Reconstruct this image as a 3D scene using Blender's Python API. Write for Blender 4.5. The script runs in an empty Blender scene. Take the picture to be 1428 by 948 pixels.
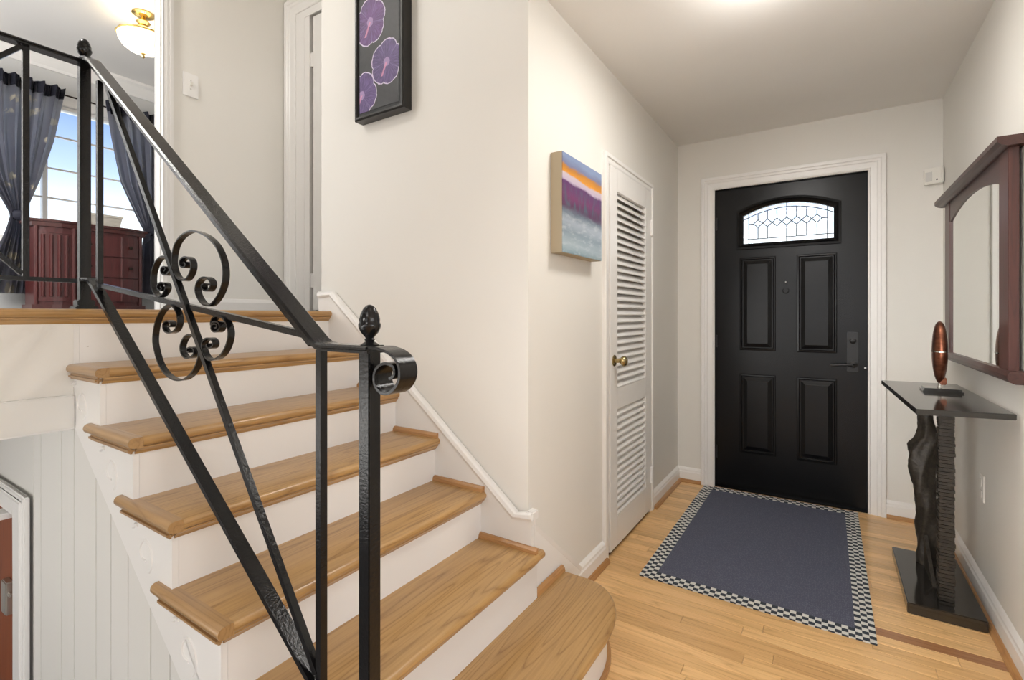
import bpy, bmesh, math, random
from mathutils import Vector, Matrix
random.seed(7)
S = bpy.context.scene
COL = S.collection
PI = math.pi

# ---------------------------------------------------------------- camera
cam_d = bpy.data.cameras.new('camera')
cam_d.sensor_width = 36.0
cam_d.lens = 682.0 / 1428.0 * 36.0
cam_d.shift_y = -35.0 / 1428.0
cam_d.clip_start = 0.02
cam = bpy.data.objects.new('camera', cam_d)
COL.objects.link(cam)
cam.location = (0, 0, 1.24)
cam.rotation_euler = (PI / 2, 0, math.atan(441.0 / 682.0))
S.camera = cam

# ---------------------------------------------------------------- sky
W = bpy.data.worlds.new('sky'); S.world = W
W.use_nodes = True
wn = W.node_tree.nodes; wl = W.node_tree.links
wn.clear()
wo = wn.new('ShaderNodeOutputWorld'); wb = wn.new('ShaderNodeBackground')
tc = wn.new('ShaderNodeTexCoord'); sx = wn.new('ShaderNodeSeparateXYZ')
rp = wn.new('ShaderNodeValToRGB')
wl.new(tc.outputs['Generated'], sx.inputs[0]); wl.new(sx.outputs['Z'], rp.inputs[0])
e = rp.color_ramp.elements
e[0].position = 0.0; e[0].color = (0.95, 0.97, 1.0, 1)
e[1].position = 0.80; e[1].color = (0.08, 0.17, 0.50, 1)
for ps, cl_ in ((0.13, (0.90, 0.94, 1.0, 1)), (0.22, (0.42, 0.54, 0.82, 1)), (0.31, (0.18, 0.29, 0.64, 1))):
    q = e.new(ps); q.color = cl_
wl.new(rp.outputs[0], wb.inputs[0]); wl.new(wb.outputs[0], wo.inputs[0])
wb.inputs[1].default_value = 1.9

# ---------------------------------------------------------------- lamps
def area(name, loc, target, sx_, sy_, power, color=(1, 1, 1)):
    d = bpy.data.lights.new(name, 'AREA'); d.shape = 'RECTANGLE'; d.size = sx_; d.size_y = sy_
    d.energy = power; d.color = color
    o = bpy.data.objects.new(name, d); COL.objects.link(o); o.location = loc
    o.rotation_euler = (Vector(target) - Vector(loc)).to_track_quat('-Z', 'Y').to_euler()
    return o
def bulb(name, loc, power, r=0.08, color=(1, 0.9, 0.75)):
    d = bpy.data.lights.new(name, 'POINT'); d.energy = power; d.shadow_soft_size = r; d.color = color
    o = bpy.data.objects.new(name, d); COL.objects.link(o); o.location = loc
    return o
WARM = (1.0, 0.972, 0.93); DAY = (1.0, 0.985, 0.97)
area('living_room_window_light', (0.9, -7.7, 1.45), (-0.3, 2.0, 1.2), 3.4, 1.9, 41.60, DAY)
fl_ = area('left_fill_light', (-1.75, -3.0, 1.15), (0.56, 3.05, 0.9), 0.9, 1.2, 4.00, DAY); fl_.data.spread = 0.5  # free-floating fill from the left, added to brighten the mirror wall
fl_ = area('ceiling_bounce_fill', (0.15, -0.05, 1.62), (0.0, 0.55, 2.51), 0.25, 0.25, 2.88, DAY); fl_.data.spread = 1.5  # unseen fill aimed upward, added so ceiling bounce lifts the foyer
fl_ = area('foyer_fill_light', (-0.25, -0.9, 2.44), (0.12, 3.4, 0.75), 0.5, 0.5, 2.88, DAY); fl_.data.spread = 1.0  # soft fill behind the camera, added to light the far foyer
area('lower_level_window_light', (-5.85, -3.2, -0.35), (-0.8, 0.5, 0.2), 2.2, 1.5, 22.10, (1.0, 0.97, 0.92))
area('side_window_light', (3.7, -0.6, 1.5), (-1.5, 1.4, 1.3), 2.4, 1.7, 59.80, DAY)
area('stairwell_fill_light', (-2.2, -1.6, 3.55), (-1.9, 0.8, 1.2), 1.0, 1.0, 2.64, WARM)  # no fixture here: fill added above the open stairwell
bulb('foyer_ceiling_bulb', (-0.20, 2.00, 2.37), 4.50, 0.12, WARM)
fl_ = area('foyer_ceiling_lamp', (-0.20, 2.08, 2.46), (-0.20, 2.08, 0), 0.34, 0.34, 11.52, WARM)
bulb('upper_hall_fill', (-2.60, 0.2, 3.45), 32.40, 0.12, WARM)  # unseen fill, added to brighten the upper hall
bulb('bedroom_lamp_bulb', (-4.70, 1.72, 3.60), 19.80, 0.05, (1.0, 0.86, 0.62))
area('bedroom_side_light', (-4.6, -0.9, 2.6), (-5.6, 1.9, 2.2), 1.4, 1.4, 83.20, DAY)
area('lower_hall_light', (-2.2, -1.2, 0.5), (-2.0, 0.6, 0.2), 1.4, 0.8, 16.13, WARM)

S.view_settings.view_transform = 'Standard'
S.view_settings.look = 'None'
S.view_settings.gamma = 1.0
S.view_settings.use_curve_mapping = False
S.view_settings.exposure = 0.0

# ================================================================ materials
def new_mat(name):
    m = bpy.data.materials.new(name); m.use_nodes = True
    nt = m.node_tree
    b = nt.nodes['Principled BSDF']
    return m, nt, b
def N(nt, t, **kw):
    n = nt.nodes.new(t)
    for k, v in kw.items():
        if k.startswith('i_'):
            key = k[2:]; key = int(key) if key.isdigit() else key
            n.inputs[key].default_value = v
        else: setattr(n, k, v)
    return n
def L(nt, a, b): nt.links.new(a, b)
def math_(nt, op, a, b=None, c=None):
    n = N(nt, 'ShaderNodeMath', operation=op)
    for i, v in enumerate((a, b, c)):
        if v is None: continue
        if isinstance(v, (int, float)): n.inputs[i].default_value = v
        else: L(nt, v, n.inputs[i])
    return n.outputs[0]
def ramp(nt, fac, stops, interp='LINEAR'):
    r = N(nt, 'ShaderNodeValToRGB'); r.color_ramp.interpolation = interp
    el = r.color_ramp.elements
    for i, (p, c) in enumerate(stops):
        if i < 2: q = el[i]; q.position = p
        else: q = el.new(p)
        q.color = (*c, 1)
    L(nt, fac, r.inputs[0]); return r.outputs[0]
def mixc(nt, fac, a, b, mode='MIX'):
    n = N(nt, 'ShaderNodeMix', data_type='RGBA', blend_type=mode)
    for s, v in ((n.inputs[0], fac), (n.inputs[6], a), (n.inputs[7], b)):
        if isinstance(v, (int, float)): s.default_value = v
        elif isinstance(v, tuple): s.default_value = (*v, 1)
        else: L(nt, v, s)
    return n.outputs[2]
def bump(nt, b, h, dist, strength=1.0):
    n = N(nt, 'ShaderNodeBump'); n.inputs['Distance'].default_value = dist
    n.inputs['Strength'].default_value = strength
    L(nt, h, n.inputs['Height']); L(nt, n.outputs[0], b.inputs['Normal'])
def pos(nt): return N(nt, 'ShaderNodeNewGeometry').outputs['Position']
def objc(nt): return N(nt, 'ShaderNodeTexCoord').outputs['Object']
def mapping(nt, v, scale=(1, 1, 1), loc=(0, 0, 0), rot=(0, 0, 0)):
    n = N(nt, 'ShaderNodeMapping'); L(nt, v, n.inputs[0])
    n.inputs['Scale'].default_value = scale; n.inputs['Location'].default_value = loc
    n.inputs['Rotation'].default_value = rot
    return n.outputs[0]
def noise(nt, v, scale, detail=3, rough=0.5):
    n = N(nt, 'ShaderNodeTexNoise'); n.inputs['Scale'].default_value = scale
    n.inputs['Detail'].default_value = detail; n.inputs['Roughness'].default_value = rough
    if v is not None: L(nt, v, n.inputs['Vector'])
    return n.outputs[0]

def paint(name, col, rough=0.6, var=0.03, bsc=120, bd=0.0004):
    m, nt, b = new_mat(name)
    p = pos(nt); n1 = noise(nt, p, 2.5, 2)
    c2 = tuple(max(0, c * (1 - var)) for c in col)
    L(nt, mixc(nt, n1, col, c2), b.inputs['Base Color'])
    b.inputs['Roughness'].default_value = rough
    if bd: bump(nt, b, noise(nt, p, bsc, 2), bd, 0.5)
    return m
def flat(name, col, rough=0.5, metal=0.0, coat=0.0):
    m, nt, b = new_mat(name)
    b.inputs['Base Color'].default_value = (*col, 1)
    b.inputs['Roughness'].default_value = rough; b.inputs['Metallic'].default_value = metal
    if coat: b.inputs['Coat Weight'].default_value = coat; b.inputs['Coat Roughness'].default_value = 0.08
    return m
def wood(name, axis, light, dark, rough=0.3, across=14.0, var=0.5, streak=0.5, coat=0.3, ring=7.0):
    """oak like board: grain along axis 0=X 1=Y 2=Z, rings and pores, tone per board"""
    m, nt, b = new_mat(name)
    p = pos(nt)
    inf = N(nt, 'ShaderNodeObjectInfo').outputs['Random']
    off = N(nt, 'ShaderNodeCombineXYZ')
    for i in range(3): L(nt, math_(nt, 'MULTIPLY', inf, 37.0 + 11 * i), off.inputs[i])
    ad = N(nt, 'ShaderNodeVectorMath', operation='ADD'); L(nt, p, ad.inputs[0]); L(nt, off.outputs[0], ad.inputs[1])
    v = ad.outputs[0]
    sc = [across] * 3; sc[axis] = across * 0.07
    fine = [across * 9] * 3; fine[axis] = across * 0.35
    low = noise(nt, mapping(nt, v, sc), 0.55, 2, 0.5)
    rings = math_(nt, 'FRACT', math_(nt, 'MULTIPLY', low, ring * 2.2))
    tri = math_(nt, 'ABSOLUTE', math_(nt, 'SUBTRACT', math_(nt, 'MULTIPLY', rings, 2.0), 1.0))
    ringm = math_(nt, 'POWER', tri, 5.0)
    pores = noise(nt, mapping(nt, v, fine), 1.0, 3, 0.6)
    porem = ramp(nt, pores, [(0.42, (0, 0, 0)), (0.62, (1, 1, 1))])
    g = math_(nt, 'ADD', math_(nt, 'MULTIPLY', ringm, streak), math_(nt, 'MULTIPLY', porem, 0.38 * streak + 0.05))
    g = math_(nt, 'MINIMUM', g, 1.0)
    base = mixc(nt, g, light, dark)
    tone = math_(nt, 'ADD', 1.0 - var * 0.5, math_(nt, 'MULTIPLY', inf, var))
    tn = N(nt, 'ShaderNodeCombineXYZ')
    L(nt, tone, tn.inputs[0]); L(nt, math_(nt, 'POWER', tone, 1.25), tn.inputs[1]); L(nt, math_(nt, 'POWER', tone, 1.5), tn.inputs[2])
    c = mixc(nt, 1.0, base, tn.outputs[0], 'MULTIPLY')
    L(nt, c, b.inputs['Base Color'])
    b.inputs['Roughness'].default_value = rough
    b.inputs['Coat Weight'].default_value = coat; b.inputs['Coat Roughness'].default_value = 0.2
    bump(nt, b, g, 0.0004, 0.35)
    return m

M = {}
M['wall'] = paint('wall_beige', (0.80, 0.778, 0.728), 0.55, 0.04, 160, 0.0003)
M['ceil'] = paint('ceiling_paint', (0.88, 0.865, 0.84), 0.6, 0.05, 90, 0.0004)
M['white'] = paint('trim_white', (0.86, 0.845, 0.82), 0.32, 0.02, 60, 0.0001)
def worn():
    m, nt, b = new_mat('worn_riser_white')
    p = pos(nt)
    base = mixc(nt, noise(nt, p, 2.5, 2), (0.83, 0.81, 0.785), (0.80, 0.775, 0.745))
    chip = ramp(nt, noise(nt, mapping(nt, p, (3, 16, 70)), 1.0, 4, 0.7), [(0.735, (0, 0, 0)), (0.765, (1, 1, 1))])
    L(nt, mixc(nt, math_(nt, 'MULTIPLY', chip, 0.75), base, (0.30, 0.21, 0.14)), b.inputs['Base Color'])
    b.inputs['Roughness'].default_value = 0.36
    bump(nt, b, noise(nt, p, 40, 2), 0.0003, 0.5)
    return m
M['white_old'] = worn()
M['bead'] = paint('beadboard_white', (0.79, 0.775, 0.735), 0.4, 0.04, 60, 0.0002)
M['plate'] = flat('plate_plastic', (0.80, 0.78, 0.72), 0.35)
M['floor'] = wood('floor_oak', 0, (0.82, 0.52, 0.235), (0.53, 0.29, 0.11), 0.33, 16, 0.30, 0.55, 0.25, 6)
M['floor_dark'] = wood('floor_oak_dark', 0, (0.42, 0.20, 0.085), (0.26, 0.11, 0.04), 0.33, 16, 0.1, 0.55, 0.25, 6)
M['floor_base'] = flat('floor_gap_dark', (0.16, 0.08, 0.035), 0.7)
M['tread'] = wood('tread_oak', 1, (0.48, 0.285, 0.108), (0.25, 0.125, 0.040), 0.30, 15, 0.16, 0.62, 0.35, 7)
M['nosex'] = wood('return_oak', 0, (0.43, 0.255, 0.105), (0.25, 0.13, 0.048), 0.30, 18, 0.12, 0.5, 0.35, 6)
M['shoe_x'] = wood('shoe_oak_x', 0, (0.47, 0.24, 0.085), (0.28, 0.12, 0.04), 0.35, 22, 0.15, 0.5)
M['shoe_y'] = wood('shoe_oak_y', 1, (0.47, 0.24, 0.085), (0.28, 0.12, 0.04), 0.35, 22, 0.15, 0.5)
M['brown_door'] = wood('brown_door_wood', 2, (0.27, 0.062, 0.009), (0.15, 0.03, 0.005), 0.5, 10, 0.1, 0.5, 0.0)
M['mahog_y'] = wood('mahogany_rail', 1, (0.055, 0.016, 0.011), (0.026, 0.008, 0.006), 0.40, 16, 0.1, 0.5, 0.15)
M['mahog_z'] = wood('mahogany_post', 2, (0.072, 0.019, 0.013), (0.034, 0.009, 0.007), 0.40, 16, 0.1, 0.5, 0.15)
M['dresser'] = wood('dresser_cherry', 2, (0.080, 0.014, 0.013), (0.036, 0.007, 0.006), 0.38, 12, 0.1, 0.5, 0.1)
M['dresser_top'] = wood('dresser_top_cherry', 1, (0.070, 0.016, 0.013), (0.032, 0.007, 0.006), 0.36, 12, 0.1, 0.5, 0.1)
M['mirror'] = flat('mirror_silver', (0.86, 0.88, 0.86), 0.02, 1.0)
M['brass'] = flat('aged_brass', (0.42, 0.33, 0.16), 0.25, 1.0)
M['gold'] = flat('polished_gold', (0.85, 0.60, 0.22), 0.25, 1.0)
M['black_glass'] = flat('black_gloss_stone', (0.012, 0.011, 0.010), 0.10, 0.0, 0.3)
M['copper_silver'] = flat('silver_band', (0.75, 0.74, 0.70), 0.2, 1.0)
M['dark'] = flat('dark_void', (0.008, 0.012, 0.008), 0.9)
M['frame_black'] = flat('frame_black', (0.010, 0.009, 0.008), 0.30)
M['mat_black'] = flat('picture_mat_black', (0.003, 0.003, 0.003), 0.6)
M['came'] = flat('lead_came', (0.03, 0.03, 0.03), 0.5, 0.3)
M['pull'] = flat('dark_pull', (0.03, 0.02, 0.015), 0.4, 0.7)
M['carpet'] = paint('bedroom_carpet', (0.38, 0.37, 0.37), 0.95, 0.2, 300, 0.002)
M['upwall'] = paint('bedroom_wall_grey', (0.56, 0.56, 0.55), 0.6, 0.03)
M['ceil_up'] = paint('upper_ceiling_white', (0.78, 0.765, 0.74), 0.6, 0.03)
M['planter'] = paint('planter_cream', (0.62, 0.58, 0.50), 0.6, 0.1)
M['steel'] = flat('latch_steel', (0.6, 0.58, 0.54), 0.35, 0.9)

def iron():
    m, nt, b = new_mat('black_iron_paint')
    p = pos(nt)
    b.inputs['Base Color'].default_value = (0.006, 0.006, 0.0065, 1)
    b.inputs['Roughness'].default_value = 0.10
    b.inputs['Specular IOR Level'].default_value = 0.36
    bump(nt, b, noise(nt, p, 170, 4, 0.6), 0.0014, 0.5)
    return m
M['iron'] = iron()
def doorblack():
    m, nt, b = new_mat('front_door_black')
    b.inputs['Base Color'].default_value = (0.0045, 0.0046, 0.005, 1)
    b.inputs['Roughness'].default_value = 0.27
    b.inputs['Specular IOR Level'].default_value = 0.22
    bump(nt, b, noise(nt, pos(nt), 260, 2), 0.0003, 0.4)
    return m
M['door_black'] = doorblack()
M['hardware_black'] = flat('hardware_black', (0.012, 0.012, 0.013), 0.35, 0.3)
def copper():
    m, nt, b = new_mat('burnished_copper')
    n = noise(nt, mapping(nt, pos(nt), (20, 20, 60)), 1.0, 3)
    L(nt, ramp(nt, n, [(0.3, (0.14, 0.045, 0.025)), (0.7, (0.30, 0.115, 0.065))]), b.inputs['Base Color'])
    b.inputs['Metallic'].default_value = 0.85; b.inputs['Roughness'].default_value = 0.30
    return m
M['copper'] = copper()
def bronze():
    m, nt, b = new_mat('dark_cast_bronze')
    n = noise(nt, pos(nt), 60, 5, 0.65)
    L(nt, ramp(nt, n, [(0.3, (0.010, 0.008, 0.006)), (0.72, (0.052, 0.042, 0.030))]), b.inputs['Base Color'])
    b.inputs['Metallic'].default_value = 0.25; b.inputs['Roughness'].default_value = 0.42
    bump(nt, b, n, 0.004, 0.8)
    return m
M['bronze'] = bronze()
def stone():
    m, nt, b = new_mat('dark_polished_stone')
    n = noise(nt, pos(nt), 90, 4, 0.6)
    L(nt, ramp(nt, n, [(0.3, (0.016, 0.014, 0.012)), (0.75, (0.024, 0.022, 0.019))]), b.inputs['Base Color'])
    b.inputs['Roughness'].default_value = 0.10; b.inputs['Specular IOR Level'].default_value = 0.8
    return m
M['stone'] = stone()
RX0, RX1, RY0, RY1 = -0.755, 0.155, 2.281, 3.738
def rugcheck():
    m, nt, b = new_mat('rug_checker_border')
    s = N(nt, 'ShaderNodeSeparateXYZ'); L(nt, pos(nt), s.inputs[0])
    cx = (RX1 - RX0) / 41.0; cy = (RY1 - RY0) / 65.0
    a = math_(nt, 'FLOOR', math_(nt, 'DIVIDE', math_(nt, 'SUBTRACT', s.outputs[0], RX0 - 10 * cx), cx))
    c = math_(nt, 'FLOOR', math_(nt, 'DIVIDE', math_(nt, 'SUBTRACT', s.outputs[1], RY0 - 10 * cy), cy))
    k = math_(nt, 'MODULO', math_(nt, 'ADD', a, c), 2.0)
    n = noise(nt, pos(nt), 500, 2)
    wh = mixc(nt, n, (0.62, 0.62, 0.58), (0.80, 0.80, 0.76))
    bl = mixc(nt, n, (0.018, 0.026, 0.036), (0.040, 0.052, 0.072))
    L(nt, mixc(nt, k, wh, bl), b.inputs['Base Color']); b.inputs['Roughness'].default_value = 0.9
    bump(nt, b, n, 0.002, 0.6)
    return m
M['rug_check'] = rugcheck()
def rugfield():
    m, nt, b = new_mat('rug_woven_field')
    p = pos(nt)
    wv = N(nt, 'ShaderNodeTexVoronoi'); wv.inputs['Scale'].default_value = 160; wv.inputs['Randomness'].default_value = 0.55
    L(nt, p, wv.inputs['Vector'])
    k = ramp(nt, wv.outputs['Distance'], [(0.10, (1, 1, 1)), (0.42, (0, 0, 0))])
    big = noise(nt, p, 22, 3)
    c = mixc(nt, k, (0.092, 0.102, 0.150), (0.20, 0.21, 0.265))
    c = mixc(nt, math_(nt, 'MULTIPLY', big, 0.5), c, (0.075, 0.078, 0.115))
    L(nt, c, b.inputs['Base Color']); b.inputs['Roughness'].default_value = 0.95
    bump(nt, b, wv.outputs['Distance'], 0.003, 0.6)
    return m
M['rug_field'] = rugfield()
def curtain_mat():
    m, nt, b = new_mat('navy_floral_curtain')
    p = pos(nt)
    v = N(nt, 'ShaderNodeTexVoronoi'); v.inputs['Scale'].default_value = 7.0
    L(nt, mapping(nt, p, (0.4, 1, 1)), v.inputs['Vector'])
    ns = noise(nt, p, 38, 3)
    d = math_(nt, 'ADD', v.outputs['Distance'], math_(nt, 'MULTIPLY', math_(nt, 'SUBTRACT', ns, 0.5), 0.42))
    fl = ramp(nt, d, [(0.19, (1, 1, 1)), (0.25, (0, 0, 0))])
    tw = noise(nt, mapping(nt, p, (3, 9, 4)), 2.2, 4, 0.6)
    twm = ramp(nt, math_(nt, 'ABSOLUTE', math_(nt, 'SUBTRACT', tw, 0.5)), [(0.006, (0.5, 0.5, 0.5)), (0.02, (0, 0, 0))])
    c = mixc(nt, fl, (0.085, 0.085, 0.110), (0.58, 0.54, 0.46))
    c = mixc(nt, twm, c, (0.24, 0.21, 0.16))
    L(nt, c, b.inputs['Base Color']); b.inputs['Roughness'].default_value = 0.7
    tr = N(nt, 'ShaderNodeBsdfTranslucent')
    L(nt, mixc(nt, fl, (0.80, 0.80, 0.86), (0.86, 0.82, 0.74)), tr.inputs[0])
    mx = N(nt, 'ShaderNodeMixShader'); mx.inputs[0].default_value = 0.62
    L(nt, b.outputs[0], mx.inputs[1]); L(nt, tr.outputs[0], mx.inputs[2])
    L(nt, mx.outputs[0], nt.nodes['Material Output'].inputs[0])
    return m
M['curtain'] = curtain_mat()
def glass(name, rough, bumpd=0.0):
    m, nt, b = new_mat(name)
    g = N(nt, 'ShaderNodeBsdfGlossy'); g.inputs['Roughness'].default_value = 0.02
    t = N(nt, 'ShaderNodeBsdfTransparent'); t.inputs[0].default_value = (0.96, 0.98, 0.97, 1)
    f = N(nt, 'ShaderNodeFresnel'); f.inputs[0].default_value = 1.45
    if bumpd:
        bn = N(nt, 'ShaderNodeBump'); bn.inputs['Distance'].default_value = bumpd
        L(nt, noise(nt, pos(nt), 45, 2), bn.inputs['Height']); L(nt, bn.outputs[0], g.inputs['Normal'])
    mx = N(nt, 'ShaderNodeMixShader'); L(nt, f.outputs[0], mx.inputs[0])
    L(nt, t.outputs[0], mx.inputs[1]); L(nt, g.outputs[0], mx.inputs[2])
    L(nt, mx.outputs[0], nt.nodes['Material Output'].inputs[0])
    return m
M['glass'] = glass('window_glass', 0.0)
M['tglass'] = glass('textured_door_glass', 0.0, 0.004)
def lampglass():
    m, nt, b = new_mat('lit_cut_glass')
    v = N(nt, 'ShaderNodeTexVoronoi'); v.inputs['Scale'].default_value = 26; L(nt, pos(nt), v.inputs['Vector'])
    c = ramp(nt, v.outputs['Distance'], [(0.0, (0.98, 0.80, 0.52)), (0.55, (1.0, 0.93, 0.80))])
    L(nt, c, b.inputs['Base Color']); L(nt, c, b.inputs['Emission Color'])
    b.inputs['Emission Strength'].default_value = 1.6; b.inputs['Roughness'].default_value = 0.2
    return m
M['lamp_glass'] = lampglass()

def painting_mat(y0, y1, z0, z1):
    m, nt, b = new_mat('abstract_landscape_print')
    s = N(nt, 'ShaderNodeSeparateXYZ'); L(nt, pos(nt), s.inputs[0])
    u = math_(nt, 'DIVIDE', math_(nt, 'SUBTRACT', s.outputs[1], y0), y1 - y0)
    v = math_(nt, 'DIVIDE', math_(nt, 'SUBTRACT', s.outputs[2], z0), z1 - z0)
    n = noise(nt, mapping(nt, pos(nt), (1, 4, 14)), 2.0, 4, 0.6)
    n2 = noise(nt, mapping(nt, pos(nt), (1, 45, 12)), 1.0, 4, 0.7)
    vv = math_(nt, 'ADD', v, math_(nt, 'MULTIPLY', math_(nt, 'SUBTRACT', n, 0.5), 0.10))
    vv = math_(nt, 'ADD', vv, math_(nt, 'MULTIPLY', u, 0.03))
    c = ramp(nt, vv, [(0.0, (0.20, 0.29, 0.34)), (0.10, (0.36, 0.44, 0.48)), (0.22, (0.22, 0.28, 0.33)),
                      (0.33, (0.36, 0.41, 0.47)), (0.43, (0.13, 0.17, 0.22)), (0.48, (0.10, 0.03, 0.09)), (0.58, (0.17, 0.03, 0.13)),
                      (0.71, (0.11, 0.03, 0.14)), (0.735, (0.50, 0.41, 0.54)), (0.79, (0.54, 0.46, 0.50)),
                      (0.81, (0.68, 0.28, 0.02)), (0.87, (0.50, 0.21, 0.04)), (0.90, (0.17, 0.19, 0.32)), (0.97, (0.22, 0.29, 0.46))])
    streak = noise(nt, mapping(nt, pos(nt), (1, 14, 46)), 1.0, 4, 0.6)
    low_ = ramp(nt, v, [(0.34, (1, 1, 1)), (0.46, (0, 0, 0))])
    c = mixc(nt, math_(nt, 'MULTIPLY', ramp(nt, streak, [(0.50, (0, 0, 0)), (0.70, (0.55, 0.55, 0.55))]), low_), c, (0.58, 0.62, 0.64))
    teal = ramp(nt, n2, [(0.46, (0, 0, 0)), (0.58, (1, 1, 1))])
    band = ramp(nt, v, [(0.42, (0, 0, 0)), (0.5, (0.8, 0.8, 0.8)), (0.66, (0.5, 0.5, 0.5)), (0.72, (0, 0, 0))])
    c = mixc(nt, math_(nt, 'MULTIPLY', teal, band), c, (0.07, 0.13, 0.17))
    L(nt, c, b.inputs['Base Color']); b.inputs['Roughness'].default_value = 0.3
    return m
def flower_mat(flowers):
    m, nt, b = new_mat('purple_flower_print')
    s = N(nt, 'ShaderNodeSeparateXYZ'); L(nt, pos(nt), s.inputs[0])
    nz = noise(nt, pos(nt), 34, 4, 0.65); nb = noise(nt, pos(nt), 9, 3)
    col = mixc(nt, nz, (0.010, 0.010, 0.011), (0.040, 0.040, 0.043))
    for (cx, cz, rx, rz, ph, tint) in flowers:
        dx = math_(nt, 'DIVIDE', math_(nt, 'SUBTRACT', s.outputs[0], cx), rx)
        dz = math_(nt, 'DIVIDE', math_(nt, 'SUBTRACT', s.outputs[2], cz), rz)
        r = math_(nt, 'SQRT', math_(nt, 'ADD', math_(nt, 'MULTIPLY', dx, dx), math_(nt, 'MULTIPLY', dz, dz)))
        an = math_(nt, 'ARCTAN2', dz, dx)
        lob = math_(nt, 'ABSOLUTE', math_(nt, 'SINE', math_(nt, 'ADD', math_(nt, 'MULTIPLY', an, 2.5), ph)))
        edge = math_(nt, 'ADD', 0.84, math_(nt, 'MULTIPLY', math_(nt, 'POWER', lob, 0.5), 0.14))
        edge = math_(nt, 'ADD', edge, math_(nt, 'MULTIPLY', math_(nt, 'SUBTRACT', nz, 0.5), 0.14))
        q = math_(nt, 'DIVIDE', r, edge)
        inside = math_(nt, 'LESS_THAN', q, 1.0)
        rim = math_(nt, 'MULTIPLY', math_(nt, 'GREATER_THAN', q, 0.955), inside)
        petal = mixc(nt, nb, (0.035, 0.018, 0.085), tint)
        cv = N(nt, 'ShaderNodeCombineXYZ'); L(nt, math_(nt, 'MULTIPLY', an, 5.0), cv.inputs[0]); L(nt, math_(nt, 'MULTIPLY', r, 1.3), cv.inputs[1])
        vein = noise(nt, cv.outputs[0], 2.2, 4, 0.65)
        petal = mixc(nt, ramp(nt, vein, [(0.48, (0, 0, 0)), (0.70, (0.75, 0.75, 0.75))]), petal, (0.19, 0.12, 0.30))
        petal = mixc(nt, ramp(nt, vein, [(0.30, (0.8, 0.8, 0.8)), (0.46, (0, 0, 0))]), petal, (0.018, 0.010, 0.045))
        petal = mixc(nt, math_(nt, 'MULTIPLY', nz, 0.25), petal, (0.17, 0.12, 0.27))
        seam = ramp(nt, lob, [(0.0, (0.7, 0.7, 0.7)), (0.10, (0, 0, 0))])
        petal = mixc(nt, seam, petal, (0.24, 0.18, 0.36))
        shade = ramp(nt, q, [(0.10, (0.55, 0.30, 0.55)), (0.22, (0.0, 0.0, 0.0))])
        petal = mixc(nt, math_(nt, 'MULTIPLY', math_(nt, 'LESS_THAN', q, 0.2), 0.6), petal, (0.45, 0.30, 0.55))
        # pistil: short pink streak with pale dots below the centre
        ux = math_(nt, 'ADD', dx, math_(nt, 'MULTIPLY', dz, -0.55))
        pis = math_(nt, 'MULTIPLY', math_(nt, 'LESS_THAN', math_(nt, 'ABSOLUTE', ux), 0.06),
                    math_(nt, 'MULTIPLY', math_(nt, 'LESS_THAN', dz, 0.0), math_(nt, 'GREATER_THAN', dz, -0.55)))
        petal = mixc(nt, math_(nt, 'MULTIPLY', pis, math_(nt, 'ADD', 0.3, nz)), petal, (0.62, 0.25, 0.40))
        col = mixc(nt, inside, col, petal)
        col = mixc(nt, rim, col, (0.62, 0.54, 0.70))
    L(nt, col, b.inputs['Base Color']); b.inputs['Roughness'].default_value = 0.5
    return m

# ================================================================ mesh helpers
WORLD_LOC = {}
def thing(name, label=None, cat=None, loc=(0, 0, 0), group=None, kind=None):
    o = bpy.data.objects.new(name, None); COL.objects.link(o); o.location = loc
    o.empty_display_size = 0.05
    WORLD_LOC[o.name] = Vector(loc)
    tag(o, label, cat, group, kind); return o
def tag(o, label=None, cat=None, group=None, kind=None):
    if label: o['label'] = label
    if cat: o['category'] = cat
    if group: o['group'] = group
    if kind: o['kind'] = kind
    return o
def obj(name, bm, mat, parent=None, label=None, smooth=False, kind=None, loc=None, bevel=0.0):
    """link a bmesh given in world coordinates as ONE object under its parent"""
    bmesh.ops.recalc_face_normals(bm, faces=bm.faces[:])
    if bevel:
        bmesh.ops.remove_doubles(bm, verts=bm.verts[:], dist=1e-6)
        es = [e for e in bm.edges if len(e.link_faces) == 2 and e.calc_face_angle(0) > 0.6]
        bmesh.ops.bevel(bm, geom=es, offset=bevel, segments=2, affect='EDGES', clamp_overlap=True)
    base = Vector((0, 0, 0))
    if parent is not None: base = WORLD_LOC[parent.name]
    if loc is None: loc = base if parent is not None else Vector((0, 0, 0))
    loc = Vector(loc)
    for v in bm.verts: v.co -= loc
    if smooth:
        for f in bm.faces: f.smooth = True
    me = bpy.data.meshes.new(name); bm.to_mesh(me); bm.free()
    o = bpy.data.objects.new(name, me); COL.objects.link(o)
    if smooth == 'auto' or smooth:
        try: me.set_sharp_from_angle(angle=math.radians(40))
        except Exception: pass
    mats = mat if isinstance(mat, (list, tuple)) else [mat]
    for m_ in mats: me.materials.append(m_)
    if parent is not None: o.parent = parent
    o.location = loc - base
    WORLD_LOC[o.name] = loc
    if label: o['label'] = label
    if kind: o['kind'] = kind
    return o
def B(): return bmesh.new()
def bx(bm, x0, x1, y0, y1, z0, z1):
    vs = [bm.verts.new(p) for p in ((x0, y0, z0), (x1, y0, z0), (x1, y1, z0), (x0, y1, z0), (x0, y0, z1), (x1, y0, z1), (x1, y1, z1), (x0, y1, z1))]
    for f in ((0, 3, 2, 1), (4, 5, 6, 7), (0, 1, 5, 4), (1, 2, 6, 5), (2, 3, 7, 6), (3, 0, 4, 7)): bm.faces.new([vs[i] for i in f])
    return bm
def box(*a): return bx(B(), *a)
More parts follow.
